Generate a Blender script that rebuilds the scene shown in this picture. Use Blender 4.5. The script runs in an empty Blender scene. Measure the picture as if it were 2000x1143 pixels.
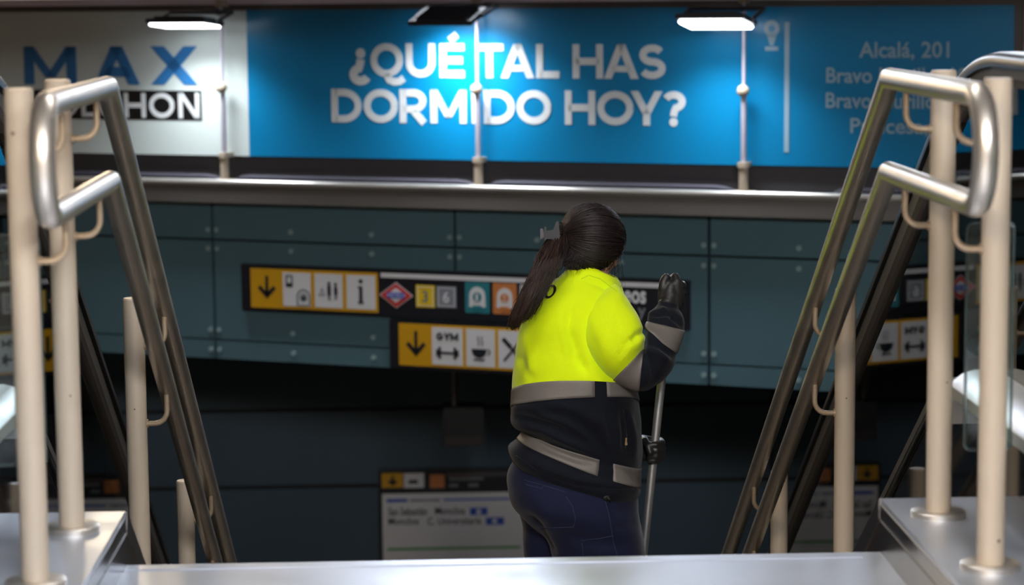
import bpy, bmesh, math, random
from mathutils import Vector, Matrix, noise, Quaternion
from mathutils.bvhtree import BVHTree
random.seed(7)
SC = bpy.context.scene
COL = SC.collection
PI = math.pi

# ------------------------------------------------------------------ camera
FPX, PITCH, YAW, ROLL, CX, HC = 4640.6, 0.1244, 0.0353, -0.0094, -0.1489, 1.0271
_f = Vector((math.sin(YAW)*math.cos(PITCH), math.cos(YAW)*math.cos(PITCH), -math.sin(PITCH)))
_r = Vector((math.cos(YAW), -math.sin(YAW), 0)); _u = _r.cross(_f)
CR = _r*math.cos(ROLL) + _u*math.sin(ROLL); CU = -_r*math.sin(ROLL) + _u*math.cos(ROLL); CF = _f
CO = Vector((CX, 0, HC))
cd = bpy.data.cameras.new('camera'); cam = bpy.data.objects.new('camera', cd); COL.objects.link(cam)
cd.sensor_fit = 'HORIZONTAL'; cd.sensor_width = 36; cd.lens = FPX/2000*36
cam.matrix_world = Matrix(((CR.x, CU.x, -CF.x, CO.x), (CR.y, CU.y, -CF.y, CO.y), (CR.z, CU.z, -CF.z, CO.z), (0, 0, 0, 1)))
cd.clip_start = 0.05; cd.clip_end = 100
cd.dof.use_dof = True; cd.dof.focus_distance = 6.25; cd.dof.aperture_fstop = 3.6
SC.camera = cam

# ------------------------------------------------------------------ world, exposure
w = bpy.data.worlds.new('world'); SC.world = w; w.use_nodes = True
w.node_tree.nodes['Background'].inputs[0].default_value = (0.55, 0.62, 0.7, 1)
w.node_tree.nodes['Background'].inputs[1].default_value = 0.02
SC.view_settings.view_transform = 'Standard'; SC.view_settings.look = 'None'
SC.view_settings.gamma = 1; SC.view_settings.use_curve_mapping = False
SC.view_settings.exposure = 0.28
SC.cycles.use_denoising = True
SC.cycles.max_bounces = 8
SC.cycles.sample_clamp_indirect = 8

def raydir(u, v): return CF + CR*((u-1000)/FPX) - CU*((v-571.5)/FPX)
def atY(u, v, y):
    d = raydir(u, v); return CO + d*(y/d.y)
def proj(p):
    d = Vector(p)-CO; z = d.dot(CF)
    return (1000+FPX*d.dot(CR)/z, 571.5-FPX*d.dot(CU)/z)
WANG = math.radians(23.84)
WO = Vector((0, 11.1, 0)); WN = Vector((math.sin(WANG), math.cos(WANG), 0)); WE = Vector((math.cos(WANG), -math.sin(WANG), 0))
def wl(u, v, off=0.0):
    d = raydir(u, v); o = WO - WN*off
    p = CO + d*((o-CO).dot(WN)/d.dot(WN))
    return (WE.dot(p-WO), p.z)

# ------------------------------------------------------------------ materials
def srgb(r, g, b):
    def f(c):
        c /= 255.0
        return c/12.92 if c <= .04045 else ((c+.055)/1.055)**2.4
    return (f(r), f(g), f(b), 1)
def mat(name, col, rough=.5, metal=0, var=0.0, vscale=8, bump=0.0, bscale=80, stretch=None, spec=.5, sheen=0, rvar=0.0, coord='Object', coat=0):
    m = bpy.data.materials.new(name); m.use_nodes = True
    n = m.node_tree.nodes; l = m.node_tree.links; b = n['Principled BSDF']
    b.inputs['Base Color'].default_value = col; b.inputs['Roughness'].default_value = rough
    b.inputs['Metallic'].default_value = metal; b.inputs['Specular IOR Level'].default_value = spec
    if sheen:
        b.inputs['Sheen Weight'].default_value = sheen; b.inputs['Sheen Roughness'].default_value = .4
    if coat: b.inputs['Coat Weight'].default_value = coat; b.inputs['Coat Roughness'].default_value = .05
    tc = n.new('ShaderNodeTexCoord'); mp = n.new('ShaderNodeMapping'); l.new(tc.outputs[coord], mp.inputs[0])
    if stretch: mp.inputs['Scale'].default_value = stretch
    if var or rvar:
        t = n.new('ShaderNodeTexNoise'); t.inputs['Scale'].default_value = vscale; t.inputs['Detail'].default_value = 5
        l.new(mp.outputs[0], t.inputs[0])
        if var:
            x = n.new('ShaderNodeMix'); x.data_type = 'RGBA'
            x.inputs[6].default_value = tuple(c*(1-var) for c in col[:3])+(1,)
            x.inputs[7].default_value = tuple(min(1, c*(1+var)) for c in col[:3])+(1,)
            l.new(t.outputs['Fac'], x.inputs[0]); l.new(x.outputs[2], b.inputs['Base Color'])
        if rvar:
            r = n.new('ShaderNodeMapRange'); r.inputs['From Min'].default_value = .3; r.inputs['From Max'].default_value = .7
            r.inputs['To Min'].default_value = max(0, rough-rvar); r.inputs['To Max'].default_value = rough+rvar
            l.new(t.outputs['Fac'], r.inputs[0]); l.new(r.outputs[0], b.inputs['Roughness'])
    if bump:
        t2 = n.new('ShaderNodeTexNoise'); t2.inputs['Scale'].default_value = bscale; t2.inputs['Detail'].default_value = 3
        l.new(mp.outputs[0], t2.inputs[0])
        bp = n.new('ShaderNodeBump'); bp.inputs['Strength'].default_value = bump; bp.inputs['Distance'].default_value = .004
        l.new(t2.outputs['Fac'], bp.inputs['Height']); l.new(bp.outputs[0], b.inputs['Normal'])
    return m
def emit(name, col, st):
    m = bpy.data.materials.new(name); m.use_nodes = True; b = m.node_tree.nodes['Principled BSDF']
    b.inputs['Base Color'].default_value = (.8, .8, .8, 1)
    b.inputs['Emission Color'].default_value = col; b.inputs['Emission Strength'].default_value = st
    return m
def glass(name, tint, ior=1.5):
    m = bpy.data.materials.new(name); m.use_nodes = True; n = m.node_tree.nodes; l = m.node_tree.links
    n.remove(n['Principled BSDF']); out = n['Material Output']
    fr = n.new('ShaderNodeFresnel'); fr.inputs[0].default_value = ior
    t = n.new('ShaderNodeBsdfTransparent'); t.inputs[0].default_value = tint
    g = n.new('ShaderNodeBsdfGlossy'); g.inputs['Roughness'].default_value = .015; g.inputs['Color'].default_value = (.95, .97, .97, 1)
    x = n.new('ShaderNodeMixShader'); l.new(fr.outputs[0], x.inputs[0]); l.new(t.outputs[0], x.inputs[1]); l.new(g.outputs[0], x.inputs[2])
    l.new(x.outputs[0], out.inputs[0]); return m

M = {}
M['steel'] = mat('brushed_steel', (.72, .67, .61, 1), .37, .92, var=.06, vscale=14, rvar=.05)
M['steel_plate'] = mat('worn_steel_plate', (.62, .66, .75, 1), .40, .72, var=.10, vscale=7, rvar=.07)
M['steel_dark'] = mat('dark_steel', (.16, .155, .15, 1), .35, 1, var=.2, vscale=12)
M['steel_side'] = mat('dark_reflect_steel', (.20, .185, .17, 1), .3, 1, var=.15, vscale=9)  # darkened: the dim reflection on the side faces is in the colour
M['cream'] = mat('cream_paint', srgb(182, 167, 148), .42, 0, var=.07, vscale=9, bump=.03, bscale=60, stretch=(1, 1, .25))
M['cream_chip'] = mat('chip_grime', srgb(96, 74, 60), .7)
M['weld'] = mat('bracket_paint', srgb(158, 138, 114), .38, .3, var=.15, vscale=60)
M['teal'] = mat('teal_glass_panel', srgb(86, 118, 130), .28, 0, var=.05, vscale=3, spec=.35)
M['groove'] = mat('groove_dark', srgb(22, 42, 50), .6)
M['stud'] = mat('stud_cap', srgb(160, 188, 194), .35, .3)
M['dark_panel'] = mat('dark_panel', srgb(58, 80, 97), .45, 0, var=.1, vscale=2)
M['dark_groove'] = mat('dark_groove', srgb(12, 18, 24), .7)
M['upper'] = mat('upper_wall', srgb(170, 165, 165), .6, 0, var=.04)
M['recess'] = mat('recess_grey', srgb(66, 64, 68), .6, 0, var=.1, vscale=4)
M['ledge'] = mat('ledge_steel', (.19, .18, .172, 1), .55, .6, var=.06, vscale=5)
M['ledge_lip'] = mat('ledge_lip', (.82, .80, .77, 1), .3, .7)
M['tray'] = mat('tray_lilac', srgb(92, 90, 104), .5, .2)
M['board_white'] = mat('board_white', srgb(214, 226, 226), .32, 0, spec=.4)
M['board_blue'] = mat('board_blue', srgb(6, 130, 186), .3, 0, spec=.5)
M['letter_white'] = mat('letter_white', srgb(226, 230, 234), .4)
M['letter_dim'] = mat('letter_translucent', srgb(150, 180, 200), .4)
M['letter_blue'] = mat('letter_blue', srgb(52, 124, 190), .4)
M['letter_black'] = mat('letter_black', srgb(18, 18, 20), .45)
M['frame_grey'] = mat('frame_grey', srgb(196, 192, 208), .4, .4)
M['frame_dark'] = mat('frame_dark', srgb(86, 82, 82), .5, .3)
M['sign_black'] = mat('sign_black', srgb(24, 26, 36), .4)
M['sign_yellow'] = mat('sign_yellow', srgb(214, 160, 24), .4)
M['sign_white'] = mat('sign_white', srgb(222, 222, 226), .4)
M['picto'] = mat('picto_black', srgb(22, 30, 38), .5)
M['picto_grey'] = mat('picto_grey', srgb(120, 126, 132), .5)
M['red'] = mat('sign_red', srgb(205, 50, 52), .4)
M['blue'] = mat('sign_blue', srgb(40, 84, 190), .4)
M['line_yellow'] = mat('line_yellow', srgb(240, 205, 20), .4)
M['line_grey'] = mat('line_grey', srgb(135, 140, 150), .4)
M['line_teal'] = mat('line_teal', srgb(44, 128, 140), .4)
M['line_orange'] = mat('line_orange', srgb(205, 128, 74), .4)
M['green'] = mat('line_green', srgb(60, 150, 60), .4)
M['lamp_body'] = mat('lamp_body', srgb(70, 72, 82), .45, .3)
M['lamp_face'] = emit('lamp_face', (.93, .97, 1, 1), 6)
M['rubber'] = mat('escalator_rubber', srgb(12, 13, 16), .32, 0, spec=.35)
M['guide'] = mat('guide_steel', srgb(150, 146, 142), .4, .4, var=.08)
M['brown_under'] = mat('guide_under', srgb(92, 84, 80), .5, .3, var=.15, vscale=20)
M['deck'] = mat('deck_steel', (.80, .80, .82, 1), .42, .6, var=.06, vscale=20, rvar=.05)
M['edging_shade'] = mat('deck_shade_edging', srgb(84, 82, 80), .5, .2)  # darker than the deck: shade on the deck's side put into the colour
M['edging_shade2'] = mat('cover_edging', srgb(170, 168, 162), .5, .1)
M['clad'] = mat('gloss_cladding', srgb(20, 20, 24), .05, 0, spec=.6)
M['glass'] = glass('escalator_glass', (.84, .92, .91, 1))
M['screen'] = glass('screen_glass', (.90, .97, .96, 1))
M['screen_edge'] = mat('glass_edge', srgb(60, 74, 74), .15, 0, spec=.8)
M['step'] = mat('step_granite', srgb(165, 148, 130), .6, 0, var=.2, vscale=60)
M['hall_floor'] = mat('hall_floor', srgb(120, 112, 104), .45, 0, var=.1, vscale=5)
M['hall_wall'] = mat('hall_wall', srgb(132, 112, 96), .7, 0, var=.05, vscale=2)
M['ceiling'] = mat('ceiling_panel', srgb(150, 146, 142), .7, 0, var=.03)
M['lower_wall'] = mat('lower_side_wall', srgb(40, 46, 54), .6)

# ------------------------------------------------------------------ mesh helpers
class MB:
    def __init__(s): s.v = []; s.f = []; s.m = []
    def add(s, verts, faces, mi=0):
        o = len(s.v); s.v += [Vector(p) for p in verts]
        s.f += [tuple(i+o for i in f) for f in faces]; s.m += [mi]*len(faces); return s
    def box(s, x0, x1, y0, y1, z0, z1, mi=0):
        return s.add([(x0, y0, z0), (x1, y0, z0), (x1, y1, z0), (x0, y1, z0), (x0, y0, z1), (x1, y0, z1), (x1, y1, z1), (x0, y1, z1)],
                     [(0, 3, 2, 1), (4, 5, 6, 7), (0, 1, 5, 4), (1, 2, 6, 5), (2, 3, 7, 6), (3, 0, 4, 7)], mi)
    def loft(s, rings, mi=0, cap=True, closed=True, mats=None):
        K = len(rings[0]); verts = [p for r in rings for p in r]; o = len(s.v); s.v += [Vector(p) for p in verts]
        for i in range(len(rings)-1):
            for k in range(K if closed else K-1):
                k2 = (k+1) % K
                s.f.append((o+i*K+k, o+i*K+k2, o+(i+1)*K+k2, o+(i+1)*K+k)); s.m.append(mats(i, k) if mats else mi)
        if cap:
            s.f.append(tuple(o+k for k in reversed(range(K)))); s.m.append(mats(0, 0) if mats else mi)
            s.f.append(tuple(o+(len(rings)-1)*K+k for k in range(K))); s.m.append(mats(len(rings)-2, 0) if mats else mi)
        return s
    def tube(s, pts, r, n=16, mi=0, cap=True):
        pts = [Vector(p) for p in pts]; rs = r if isinstance(r, (list, tuple)) else [r]*len(pts)
        rings = []; t0 = (pts[1]-pts[0]).normalized()
        a = t0.orthogonal().normalized()
        for i, p in enumerate(pts):
            tin = (p-pts[i-1]).normalized() if i > 0 else t0
            tout = (pts[i+1]-p).normalized() if i < len(pts)-1 else tin
            t = (tin+tout).normalized()
            a = (a - tin*a.dot(tin)).normalized() if i else a
            b = tin.cross(a).normalized()
            ring = []
            for k in range(n):
                q = a*math.cos(2*PI*k/n)+b*math.sin(2*PI*k/n)
                # shear onto the mitre plane
                den = tin.dot(t)
                q = q - tin*(q.dot(t)/den) if abs(den) > .2 else q
                ring.append(p+q*rs[i])
            rings.append(ring)
            a = (a - tout*a.dot(tout)).normalized()
        return s.loft(rings, mi, cap)
    def cyl(s, p0, p1, r, n=24, mi=0, r1=None): return s.tube([p0, p1], [r, r if r1 is None else r1], n, mi)
    def sphere(s, c, r, n=12, mi=0, sc=(1, 1, 1), rot=None):
        c = Vector(c); R = []
        for i in range(1, n):
            th = PI*i/n
            ring = []
            for k in range(2*n):
                q = Vector((math.sin(th)*math.cos(PI*k/n)*sc[0], math.sin(th)*math.sin(PI*k/n)*sc[1], math.cos(th)*sc[2]))*r
                ring.append(c+(rot @ q if rot else q))
            R.append(ring)
        o = len(s.v); K = 2*n
        s.v += [p for r_ in R for p in r_]
        for i in range(n-2):
            for k in range(K):
                s.f.append((o+i*K+k, o+(i+1)*K+k, o+(i+1)*K+(k+1) % K, o+i*K+(k+1) % K)); s.m.append(mi)
        top = Vector((0, 0, sc[2]*r)); q = len(s.v); s.v += [c+(rot @ top if rot else top), c-(rot @ top if rot else top)]
        for k in range(K):
            s.f.append((q, o+k, o+(k+1) % K)); s.m.append(mi)
            s.f.append((q+1, o+(n-2)*K+(k+1) % K, o+(n-2)*K+k)); s.m.append(mi)
        return s
    def prism(s, poly, y0, y1, mi=0):
        """polygon in (x,z), extruded from y0 to y1"""
        n = len(poly); o = len(s.v)
        s.v += [Vector((x, y0, z)) for x, z in poly]+[Vector((x, y1, z)) for x, z in poly]
        s.f += [tuple(o+i for i in range(n)), tuple(o+n+i for i in reversed(range(n)))]; s.m += [mi]*2
        for i in range(n):
            j = (i+1) % n; s.f.append((o+i, o+n+i, o+n+j, o+j)); s.m.append(mi)
        return s
    def build(s, name, mats, parent=None, smooth=False, bevel=0, fix=True):
        me = bpy.data.meshes.new(name)
        me.from_pydata([tuple(p) for p in s.v], [], s.f)
        ml = mats if isinstance(mats, (list, tuple)) else [mats]
        for m in ml: me.materials.append(m)
        for p, mi in zip(me.polygons, s.m): p.material_index = mi
        if fix or bevel:
            bm = bmesh.new(); bm.from_mesh(me)
            if bevel:
                es = [e for e in bm.edges if len(e.link_faces) == 2 and e.calc_face_angle(0) > .6]
                bmesh.ops.bevel(bm, geom=es, offset=bevel, segments=2, affect='EDGES', clamp_overlap=True)
            bmesh.ops.recalc_face_normals(bm, faces=bm.faces); bm.to_mesh(me); bm.free()
        if smooth:
            for p in me.polygons: p.use_smooth = True
            if smooth != 'all':
                try: me.set_sharp_from_angle(angle=math.radians(smooth if smooth is not True else 40))
                except Exception: pass
        o = bpy.data.objects.new(name, me); COL.objects.link(o)
        if parent: o.parent = parent
        return o
def empty(name, loc=(0, 0, 0), rz=0):
    o = bpy.data.objects.new(name, None); COL.objects.link(o); o.location = loc; o.rotation_euler = (0, 0, rz)
    o.empty_display_size = .1; return o
def tag(o, label, cat, group=None, kind=None):
    o['label'] = label; o['category'] = cat
    if group: o['group'] = group
    if kind: o['kind'] = kind
    return o
def struct(o, label=None):
    o['kind'] = 'structure'
    if label: o['label'] = label
    return o
def lab(o, l): o['label'] = l; return o
def thing(name, label, cat, loc=(0, 0, 0), rz=0, group=None): return tag(empty(name, loc, rz), label, cat, group)
def copy_tree(o, parent=None):
    c = o.copy(); COL.objects.link(c)
    if parent: c.parent = parent
    for ch in list(o.children): copy_tree(ch, c)
    return c
def at_wall(o): o.location = WO; o.rotation_euler = (0, 0, -WANG); return o
def arc(cx, cz, r, a0, a1, n=12, sx=1): return [(cx+sx*r*math.cos(a0+(a1-a0)*i/n), cz+r*math.sin(a0+(a1-a0)*i/n)) for i in range(n+1)]
def disc(cx, cz, r, n=24): return [(cx+r*math.cos(2*PI*i/n), cz+r*math.sin(2*PI*i/n)) for i in range(n)]
def rect(x0, z0, x1, z1): return [(x0, z0), (x1, z0), (x1, z1), (x0, z1)]
def rrect(x0, z0, x1, z1, r):
    return arc(x1-r, z1-r, r, 0, PI/2, 5)+arc(x0+r, z1-r, r, PI/2, PI, 5)+arc(x0+r, z0+r, r, PI, 1.5*PI, 5)+arc(x1-r, z0+r, r, 1.5*PI, 2*PI, 5)
def stroke(pts, w):
    """polyline thickened to quads + round joins, as list of polygons"""
    P = []
    for a, b in pts:
        if not P or (Vector((a, b))-P[-1]).length > 1e-5: P.append(Vector((a, b)))
    L = []; Rr = []
    for i, p in enumerate(P):
        tin = (p-P[i-1]) if i else (P[1]-p); tout = (P[i+1]-p) if i < len(P)-1 else tin
        tin = tin.normalized(); tout = tout.normalized(); t = (tin+tout)
        t = t.normalized() if t.length > 1e-6 else tin
        nrm = Vector((-t.y, t.x)); c = max(.35, nrm.dot(Vector((-tin.y, tin.x))))
        L.append(p+nrm*w/2/c); Rr.append(p-nrm*w/2/c)
    return [[tuple(Rr[i]), tuple(Rr[i+1]), tuple(L[i+1]), tuple(L[i])] for i in range(len(P)-1)]

# stroke lettering (unit-height capitals with geometric shapes); wd = glyph width, k = stroke width
def glyph(ch, wd, k):
    def leg(xa, za, xb, zb, kw): return [(xa, za), (xa+kw, za), (xb+kw, zb), (xb, zb)]
    if ch == 'A':
        kw = k*1.12; m_ = (wd-kw)/2; t = lambda z: m_*z
        return [leg(0, 0, m_, 1, kw), leg(wd-kw, 0, m_, 1, kw), [(t(.2)+kw*.5, .2), (wd-t(.2)-kw*.5, .2), (wd-t(.2+k*.85)-kw*.5, .2+k*.85), (t(.2+k*.85)+kw*.5, .2+k*.85)]]
    if ch == 'X': kw = k*1.3; return [leg(0, 0, wd-kw, 1, kw), leg(wd-kw, 0, 0, 1, kw)]
    if ch == 'M': kw = k; return [rect(0, 0, k, 1), rect(wd-k, 0, wd, 1), leg(0, 1, (wd-kw)/2, .18, kw), leg(wd-kw, 1, (wd-kw)/2, .18, kw)]
    if ch == 'N': kw = k*1.1; return [rect(0, 0, k, 1), rect(wd-k, 0, wd, 1), leg(0, 1, wd-kw, 0, kw)]
    if ch == 'Y': kw = k*1.12; m_ = (wd-kw)/2; return [rect((wd-k)/2, 0, (wd+k)/2, .4), leg(m_, .33, 0, 1, kw), leg(m_, .33, wd-kw, 1, kw)]
    h = 1.0; x0, x1 = k/2, wd-k/2; z0, z1 = k/2, 1-k/2; mx = wd/2; out = []
    S = lambda *p: out.extend(stroke(p, k))
    def ell(a0, a1, cx=mx, cz=.5, rx=None, rz=None, n=22):
        rx = rx if rx else (wd-k)/2; rz = rz if rz else (1-k)/2
        return [(cx+rx*math.cos(a0+(a1-a0)*i/n), cz+rz*math.sin(a0+(a1-a0)*i/n)) for i in range(n+1)]
    if ch == 'H': S((x0, 0), (x0, 1)); S((x1, 0), (x1, 1)); S((x0, .5), (x1, .5))
    elif ch == 'E': S((x0, 0), (x0, 1)); S((x0, z1), (wd, z1)); S((x0, .51), (wd*.92, .51)); S((x0, z0), (wd, z0))
    elif ch == 'L': S((x0, 0), (x0, 1)); S((x0, z0), (wd, z0))
    elif ch == 'T': S((mx, 0), (mx, 1)); S((0, z1), (wd, z1))
    elif ch == 'I': S((mx, 0), (mx, 1))
    elif ch == 'A': S((x0*1.05, 0), (mx-.04, 1)); S((wd-x0*1.05, 0), (mx+.04, 1)); S((wd*.22, .27), (wd*.78, .27))
    elif ch == 'U': S(*([(x0, 1), (x0, .45)]+ell(PI, 2*PI, cz=.43, rz=.43-k/2, n=16)+[(x1, 1)]))
    elif ch in 'OQ':
        S(*ell(0, 2*PI, n=36))
        if ch == 'Q': S((mx*.95, k*.5), (mx*1.15, -.08), (mx*1.45, -.14), (wd*.9, -.12), (wd*1.02, -.03))
    elif ch == 'C': S(*ell(.7, 2*PI-.7, n=30))
    elif ch == 'D': S((x0, 0), (x0, 1)); S(*([(x0, z1), (wd*.42, z1)]+ell(PI/2, -PI/2, cx=wd*.42, rx=wd*.58-k/2)+[(x0, z0)]))
    elif ch == 'R':
        S((x0, 0), (x0, 1)); S(*([(x0, z1), (wd*.5, z1)]+ell(PI/2, -PI/2, cx=wd*.5, cz=.655, rx=wd*.45-k/2, rz=.345-k/2)+[(x0, .31+k*.5)])); S((wd*.5, .36), (wd-k*.55, 0))
    elif ch == 'M': S((x0, 0), (x0, 1)); S((x1, 0), (x1, 1)); S((x0, 1-k*.3), (mx, .22)); S((x1, 1-k*.3), (mx, .22))
    elif ch == 'N': S((x0, 0), (x0, 1)); S((x1, 0), (x1, 1)); S((x0, 1-k*.3), (x1, k*.3))
    elif ch == 'X': S((x0*1.1, 0), (wd-x0*1.1, 1)); S((x0*1.1, 1), (wd-x0*1.1, 0))
    elif ch == 'Y': S((mx, 0), (mx, .42)); S((x0, 1), (mx, .4)); S((x1, 1), (mx, .4))
    elif ch == 'G': S(*(ell(.75, 2*PI-.35, n=30)+[(x1, .5)])); S((mx, .48), (wd, .48))
    elif ch == 'W': S((x0, 1), (wd*.28, 0)); S((wd*.28, 0), (mx, .8)); S((mx, .8), (wd*.72, 0)); S((wd*.72, 0), (x1, 1))
    elif ch == 'S':
        rz = (1-k)/4; S(*(ell(.5, PI*1.5, cz=1-k/2-rz, rx=(wd-k)/2*.94, rz=rz, n=18)+ell(PI/2, -PI+.45, cz=k/2+rz, rz=rz, n=18)))
    elif ch in '?¿':
        g = ell(PI*.86, -PI*.42, cx=mx, cz=.7, rx=(wd-k)/2, rz=.3-k/2, n=18)+[(mx*1.02, .38), (mx*.98, .27)]
        S(*g); out.append(disc(mx*.98, .1, k*.6))
        if ch == '¿':
            return [[(wd-x, .62-z+.16) for x, z in p] for p in out]
    return out
def letters(parent, name, m, items, px, cap_px, y, k, thick=.003):
    """items: list of (char, u0, u1) pixel columns; cap_px: (v top, v bottom) at left and right ends"""
    mb = MB(); (ut0, vt0, vb0), (ut1, vt1, vb1) = cap_px
    for ch, u0, u1 in items:
        t = ((u0+u1)/2-ut0)/(ut1-ut0); vt = vt0+(vt1-vt0)*t; vb = vb0+(vb1-vb0)*t
        s0, zb = wl(u0, vb); s1, _ = wl(u1, vb); _, zt = wl(u0, vt)
        hh = zt-zb; wd = (s1-s0)/hh
        for poly in glyph(ch, wd, k): mb.prism([(s0+x*hh, zb+z*hh) for x, z in poly], -y-thick, -y)
    return mb.build(name, m, parent)
def text(parent, name, string, m, x0, x1, z0, z1, y, bold=.0, fit='both', thick=.002):
    cu = bpy.data.curves.new('text', 'FONT'); cu.body = string; cu.offset = bold; cu.resolution_u = 3
    o = bpy.data.objects.new('text', cu); COL.objects.link(o)
    bpy.context.view_layer.update()
    me = bpy.data.meshes.new_from_object(o.evaluated_get(bpy.context.evaluated_depsgraph_get()))
    bpy.data.objects.remove(o); bpy.data.curves.remove(cu)
    xs = [v.co.x for v in me.vertices]; ys = [v.co.y for v in me.vertices]
    ax, bx, ay, by = min(xs), max(xs), min(ys), max(ys)
    sx = (x1-x0)/(bx-ax); sz = (z1-z0)/(by-ay)
    bm = bmesh.new(); bm.from_mesh(me)
    for v in bm.verts: v.co = Vector((x0+(v.co.x-ax)*sx, -y-thick, z0+(v.co.y-ay)*sz))
    bmesh.ops.recalc_face_normals(bm, faces=bm.faces)
    bm.to_mesh(me); bm.free(); me.materials.clear(); me.materials.append(m); me.name = name
    ob = bpy.data.objects.new(name, me); COL.objects.link(ob); ob.parent = parent; return ob
def remesh(mb, name, m, parent, voxel, smooth_it=4, smooth_f=.5):
    o = mb.build(name+'_tmp', m)
    r = o.modifiers.new('r', 'REMESH'); r.mode = 'VOXEL'; r.voxel_size = voxel
    s = o.modifiers.new('s', 'SMOOTH'); s.iterations = smooth_it; s.factor = smooth_f
    bpy.context.view_layer.update()
    me = bpy.data.meshes.new_from_object(o.evaluated_get(bpy.context.evaluated_depsgraph_get()))
    old = o.data; bpy.data.objects.remove(o); bpy.data.meshes.remove(old)
    me.name = name; me.materials.clear(); me.materials.append(m)
    for p in me.polygons: p.use_smooth = True; p.material_index = 0
    ob = bpy.data.objects.new(name, me); COL.objects.link(ob); ob.parent = parent; return ob
def chain(mb, pts, rs, n=7):
    """overlapping balls along a polyline (source for remesh)"""
    pts = [Vector(p) for p in pts]
    for i in range(len(pts)-1):
        L = (pts[i+1]-pts[i]).length; st = max(1, int(L/(min(rs[i], rs[i+1])*.35)))
        for j in range(st+1):
            t = j/st; mb.sphere(pts[i].lerp(pts[i+1], t), rs[i]*(1-t)+rs[i+1]*t, n)
    return mb

# ================================================================== THE SETTING
SL = .6229; YT = 4.73; ZF = -.11; RIS = .1744; TRD = .28; NST = 21
ZLOW = ZF-RIS*NST
XI = .768
def lsolid(name, boxes, m, label=None, bevel=0):
    mb = MB()
    for b in boxes: mb.box(*b)
    return struct(mb.build(name, m, bevel=bevel), label)
# landing floor: steel landing plate with a raised nosing line
mb = MB(); mb.box(-6, 6, -6.5, 2.2, ZF-.25, ZF)
struct(mb.build('floor', M['hall_floor']))
mb = MB(); mb.box(-XI+.0, XI-.0, 2.2, YT, ZF-.25, ZF)
mb.box(-XI+.001, XI-.045, YT-.052, YT-.036, ZF, ZF+.0025)
struct(mb.build('floor_landing', M['steel_plate'], bevel=.003), 'steel landing plate at the head of the stairs')
# stair flight
mb = MB()
prof = [(YT, ZF-.25)]
for i in range(NST):
    y = YT+i*TRD; z = ZF-RIS*(i+1)
    mb.box(-XI, XI, y, y+TRD+.02, z-.22, z)
    mb.box(-XI, XI, y+TRD-.045, y+TRD-.015, z, z+.002)
struct(mb.build('stair_flight', M['step']), 'stone stair flight going down from the landing')
# plinths beside the landing + sloping stringers beside the flight
for sd, nm in ((-1, 'trim_1'), (1, 'trim_2')):
    mb = MB()
    xa, xb = sd*XI, sd*2.7
    mb.box(min(xa, xb), max(xa, xb), 2.2, YT+.005, ZF-.02, 0)
    # thin cladding seam on the vertical face
    a = sd*(XI-.004)
    mb.box(min(a, xa), max(a, xa), 2.2, YT, -.047, -.043, 1)
    b_ = sd*(XI-.002); mb.box(min(b_, xa), max(b_, xa), 2.2, YT+.004, ZF-.02, -.012, 2)  # thin dark facing that paints a dark reflection onto the plinth side
    struct(mb.build(nm, [M['steel_plate'], M['steel_dark'], M['steel_side']]), 'steel clad plinth beside the landing')
    mb = MB(); zt = 0.0; y0 = YT+.005; y1 = YT+NST*TRD
    poly = [(y0, 0), (y1, -SL*(y1-y0)), (y1, -SL*(y1-y0)-.6), (y0, -.6)]
    x0, x1 = sorted((sd*XI, sd*1.03))
    mb.add([(x0, y, z) for y, z in poly]+[(x1, y, z) for y, z in poly], [(0, 1, 2, 3), (7, 6, 5, 4), (0, 4, 5, 1), (1, 5, 6, 2), (2, 6, 7, 3), (3, 7, 4, 0)])
    # raised edge band
    xe0, xe1 = sorted((sd*(XI-.004), sd*XI))
    d = .05
    poly = [(y0, 0), (y1, -SL*(y1-y0)), (y1, -SL*(y1-y0)-d), (y0, -d)]
    mb.add([(xe0, y, z) for y, z in poly]+[(xe1, y, z) for y, z in poly], [(0, 1, 2, 3), (7, 6, 5, 4), (0, 4, 5, 1), (1, 5, 6, 2), (2, 6, 7, 3), (3, 7, 4, 0)])
    struct(mb.build('trim_3' if sd < 0 else 'trim_4', M['steel_side']), 'steel stringer sloping down beside the stairs')

# hall enclosure
lsolid('wall_rear', [(-6, 6, -6.6, -6.5, ZF, 2.7)], M['hall_wall'])
lsolid('wall_left', [(-6.1, -6, -6.6, 21, ZLOW, 2.7)], M['hall_wall'])
lsolid('wall_right', [(6, 6.1, -6.6, 21, ZLOW, 2.7)], M['hall_wall'])
lsolid('ceiling', [(-6.1, 6.1, -6.6, 21, 2.7, 2.8)], M['ceiling'])
lsolid('added_baffle', [(-6, 6, 6.4, 6.6, 1.55, 2.7)], M['ceiling'])  # unseen beam added to block landing light from the upper billboard
lsolid('floor_lower', [(-6, 6, 4.5, 14.2, ZLOW-.1, ZLOW)], M['hall_floor'])
lsolid('wall_under', [(-6, 6, 4.3, 4.5, ZLOW, ZF-.26)], M['lower_wall'])
lsolid('wall_far', [(-6, 6, 20.9, 21, -.3, 2.7)], M['upper'])
lsolid('floor_far', [(-6, 6, 14.1, 20.9, -.4, -.3)], M['hall_floor'])
# dark lower wall, frontal, with panel grooves
YL = 14.0
mb = MB(); mb.box(-6, 6, YL, YL+.15, ZLOW, .6)
zs = [atY(700, 799, YL).z, atY(700, 949, YL).z]
for z in zs: mb.box(-6, 6, YL-.003, YL, z-.012, z+.012, 1)
for x in (-2.6, 1.9): mb.box(x-.01, x+.01, YL-.003, YL, ZLOW, .6, 1)
struct(mb.build('wall_lower', [M['dark_panel'], M['dark_groove']]), 'dark panelled wall of the lower concourse')

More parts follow.
